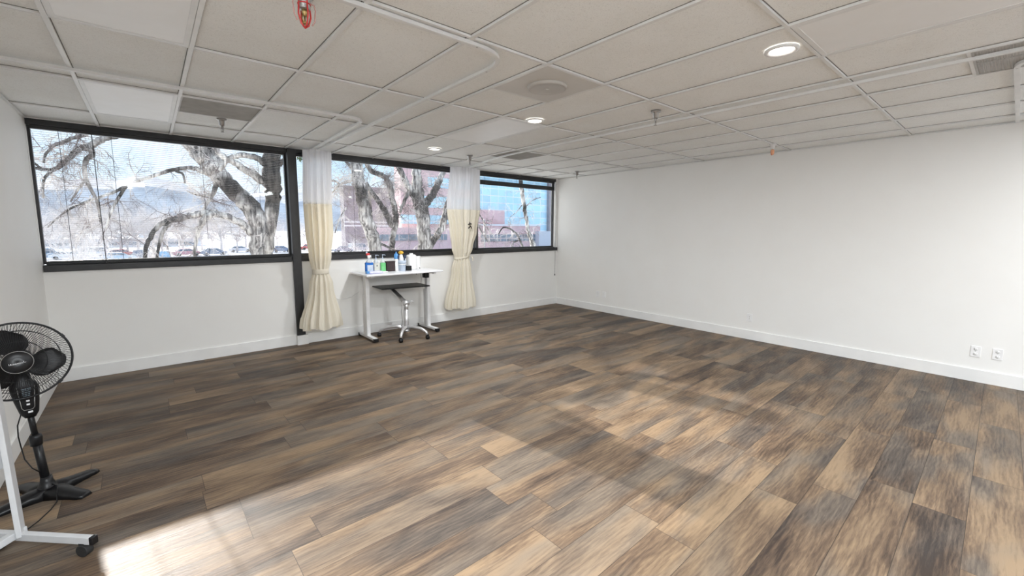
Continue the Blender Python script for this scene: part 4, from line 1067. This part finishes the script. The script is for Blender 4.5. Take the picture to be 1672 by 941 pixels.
car(200, 420, .05, (.62, .10, .08), 'red car with a pale blue car before it')
car(194, 427, 0., (.45, .62, .78), 'pale blue car in front of the red car')
car(233, 421, 1.3, (.10, .14, .22), 'dark blue car right of the red car')
car(268, 424, 1.5, (.30, .55, .75), 'light blue car seen end on below the arching branch')
car(305, 418, .2, (.70, .30, .32), 'faded pink red car under the arching branches')
car(350, 417, .1, (.12, .18, .28), 'navy car left of the massive trunk')
car(392, 412, 0, (.75, .76, .80), 'silver car just left of the massive trunk')
car(458, 412, .3, (.16, .24, .36), 'dark blue car right of the massive trunk')
car(505, 408, 0, (.55, .08, .08), 'dark red car left of the tied curtain')
car(560, 412, .1, (.16, .20, .28), 'dark blue grey car left of the leaning trunk')
car(585, 411, .1, (.30, .32, .38), 'grey van low behind the leaning trunk', van=True)
car(662, 411, 0, (.65, .66, .70), 'pale grey car between the two trunks of the middle window')

# buildings ----------------------------------------------------------
def building_box(b, u0, v0, u1, v1, Y, dep, zb=None):
    """box whose front face spans the picture rectangle at distance Y"""
    a = at_Y(u0, (v0 + v1)/2, Y); c = at_Y(u1, (v0 + v1)/2, Y); um = (u0 + u1)/2
    zt2 = at_Y(um, v0, Y).z; zl = at_Y(um, v1, Y).z if zb is None else zb
    s0, s1 = a.dot(UW), c.dot(UW)
    return s0, s1, zl, zt2
def bpart(t, nm, m, u0, v0, u1, v1, Y, dep=10, zb=None, bev=0):
    s0, s1, za, zc = building_box(None, u0, v0, u1, v1, Y, dep, zb); k = MB()
    k.box(((s0+s1)/2, Y + dep/2, (za+zc)/2), (s1-s0, dep, zc-za)); return k.build(nm, m, t, bevel=bev)
M['bglass'] = grid_mat('blue_curtain_wall', (.48, .74, .88), (.84, .91, .96), 3.3, 2.3, .13, .25, vary=.18)
M['bpink'] = mat('pink_concrete', (.80, .56, .55), .8, c2=(.74, .50, .50), scale=.5)
M['bgrey'] = mat('brown_grey_cladding', (.36, .32, .33), .8, c2=(.28, .25, .27), scale=.4)
M['bdark'] = grid_mat('dark_ribbon_glass', (.16, .20, .24), (.55, .45, .45), 2.2, 3., .14, .2)
M['bwhite'] = mat('white_render', (.82, .82, .84), .8)
M['blgrey'] = mat('pale_grey_wall', (.66, .65, .68), .8)
o = thing('office_tower', 'office building with blue glass grid facade over pink podium', 'building', (0, 0, 0), AW)
bpart(o, 'glass_wall', 'bglass', 740, 150, 897, 372, 105, 6, GZ)
bpart(o, 'pink_wing', 'bpink', 768, 343, 824, 405, 100, 4.5, GZ); bpart(o, 'corner_pier', 'bgrey', 897, 140, 910, 400, 104, 7, GZ)
bpart(o, 'podium', 'bpink', 770, 369, 882, 420, 92, 7, GZ); bpart(o, 'podium_window_band', 'bdark', 786, 383, 876, 394, 91.7, .5)
bpart(o, 'low_annex', 'blgrey', 880, 378, 925, 420, 90, 9, GZ); bpart(o, 'parapet', 'bwhite', 770, 366.5, 883, 369, 91.5, 7)
o2 = thing('pink_building', 'stepped pink building with blue glass bands behind the forked trunk', 'building', (0, 0, 0), AW)
bpart(o2, 'main_wall', 'bpink', 655, 262, 770, 420, 84, 3, GZ)
for v0, v1, u0, u1 in ((268, 280, 662, 768), (292, 308, 700, 768), (322, 340, 690, 768), (352, 366, 655, 768)): bpart(o2, 'glass_band', 'bglass', u0, v0, u1, v1, 83.6, .6)
bpart(o2, 'lower_wing', 'bpink', 612, 372, 735, 420, 78, 2.5, GZ); bpart(o2, 'window_strip', 'bdark', 618, 383, 730, 393, 77.7, .5)
o3 = thing('grey_building', 'brown grey building block between the trunks of the middle window', 'building', (0, 0, 0), AW)
bpart(o3, 'wall', 'bgrey', 563, 306, 655, 420, 112, 3, GZ); bpart(o3, 'stripe', 'bwhite', 563, 362, 655, 364, 111.8, .4); bpart(o3, 'stripe', 'bwhite', 563, 368, 655, 370, 111.8, .4)
o4 = thing('low_building', 'long low white building behind the cars of the left window', 'building', (0, 0, 0), AW)
bpart(o4, 'wall', 'bwhite', 60, 392, 330, 404, 160, 12, GZ); bpart(o4, 'roof', 'blgrey', 58, 390, 332, 392.5, 159, 14); bpart(o4, 'window_strip', 'bdark', 75, 396, 320, 400, 159.7, .5)
o5 = thing('low_building', 'small white block on the horizon left of the massive tree', 'building', (0, 0, 0), AW)
bpart(o5, 'wall', 'bwhite', 225, 350, 262, 392, 260, 12, GZ); bpart(o5, 'window_strip', 'bdark', 229, 356, 258, 359, 259.6, .5)
# street lamp in the right window
p = at_Y(791, 400, 40); t = thing('street_lamp', 'thin grey lamp post with cross arm in the right window', 'street lamp', (p.x, p.y, GZ), AW)
k = MB(); k.tube([(0, 0, 0), (0, 0, 6.6)], [.10, .07], 10); k.build('pole', 'greymetal', t)
k = MB(); k.tube([(-.9, 0, 6.35), (.9, 0, 6.35)], .05, 8); k.box((-.9, 0, 6.3), (.5, .25, .12)); k.box((.9, 0, 6.3), (.5, .25, .12)); k.build('lamp_arm', 'greymetal', t)

# ------------------------------------------------------------------ light
SUNS, SUNT = .13, .357
sd = (NW - UW*SUNS); toS = Vector((sd.x, sd.y, SUNT)).normalized()
L = D.lights.new('sun', 'SUN'); L.energy = 14.; L.angle = math.radians(.6); L.color = (1., .95, .88)
so = D.objects.new('sun', L); COL.objects.link(so); so.rotation_euler = toS.to_track_quat('Z', 'Y').to_euler()

w = D.worlds.new('sky'); SC.world = w; w.use_nodes = True; nt = w.node_tree; nt.nodes.clear()
out = nd(nt, 'ShaderNodeOutputWorld'); bg = nd(nt, 'ShaderNodeBackground'); nt.links.new(bg.outputs[0], out.inputs[0])
tc = nd(nt, 'ShaderNodeTexCoord'); sp = nd(nt, 'ShaderNodeSeparateXYZ'); nt.links.new(tc.outputs['Generated'], sp.inputs[0])
grad = ramp(nt, sp.outputs[2], [(.0, (.95, .97, 1.)), (.05, (.82, .90, .98)), (.13, (.56, .77, .96)), (.5, (.44, .66, .94))])
cl = nd(nt, 'ShaderNodeTexNoise'); cl.inputs['Scale'].default_value = 3.; cl.inputs['Detail'].default_value = 6.
mp = nd(nt, 'ShaderNodeMapping'); mp.inputs['Scale'].default_value = (1, 1, 3.5); nt.links.new(tc.outputs['Generated'], mp.inputs[0]); nt.links.new(mp.outputs[0], cl.inputs['Vector'])
skc = mixc(nt, grad, (.95, .97, 1.), math_n(nt, 'MULTIPLY', ramp(nt, cl.outputs[0], [(.45, (0, 0, 0)), (.7, (1, 1, 1))]), .7))
nt.links.new(skc, bg.inputs[0]); bg.inputs[1].default_value = 1.3

for (c, r) in DL + BKL: area_light('downlight_lamp', G(c, r, H - .012), .12, 32., (.95, .975, 1.))  # those behind the viewpoint are added fill light
for (c, r, pw_) in ((-4, -3, 165.), (1, -4, 55.)): area_light('rear_fill_lamp', G(c + .5, r + .5, H - .014), .5, pw_, (.90, .96, 1.), 'RECTANGLE', 1.1, (0, 0, GROT))  # lamps added out of view to brighten walls and ceiling

# ------------------------------------------------------------------ camera
cam = D.cameras.new('camera'); co = D.objects.new('camera', cam); COL.objects.link(co)
cam.sensor_fit = 'HORIZONTAL'; cam.sensor_width = 36.; cam.lens = 36.*FPX/1672.
cam.shift_x = -(CX - 836.)/1672.; cam.shift_y = (CY - 470.5)/1672.
cam.clip_start = .05; cam.clip_end = 5000.
R3 = MR.to_4x4() @ Matrix(((1, 0, 0, 0), (0, 0, -1, 0), (0, 1, 0, 0), (0, 0, 0, 1)))
co.matrix_world = Matrix.Translation(CAM) @ R3
SC.camera = co
vs = SC.view_settings; vs.view_transform = 'Standard'; vs.look = 'None'; vs.gamma = 1.; vs.use_curve_mapping = False; vs.exposure = .14
SC.cycles.max_bounces = 10; SC.cycles.diffuse_bounces = 6; SC.cycles.transparent_max_bounces = 24
SC.cycles.caustics_reflective = False; SC.cycles.caustics_refractive = False; SC.cycles.sample_clamp_indirect = 6.
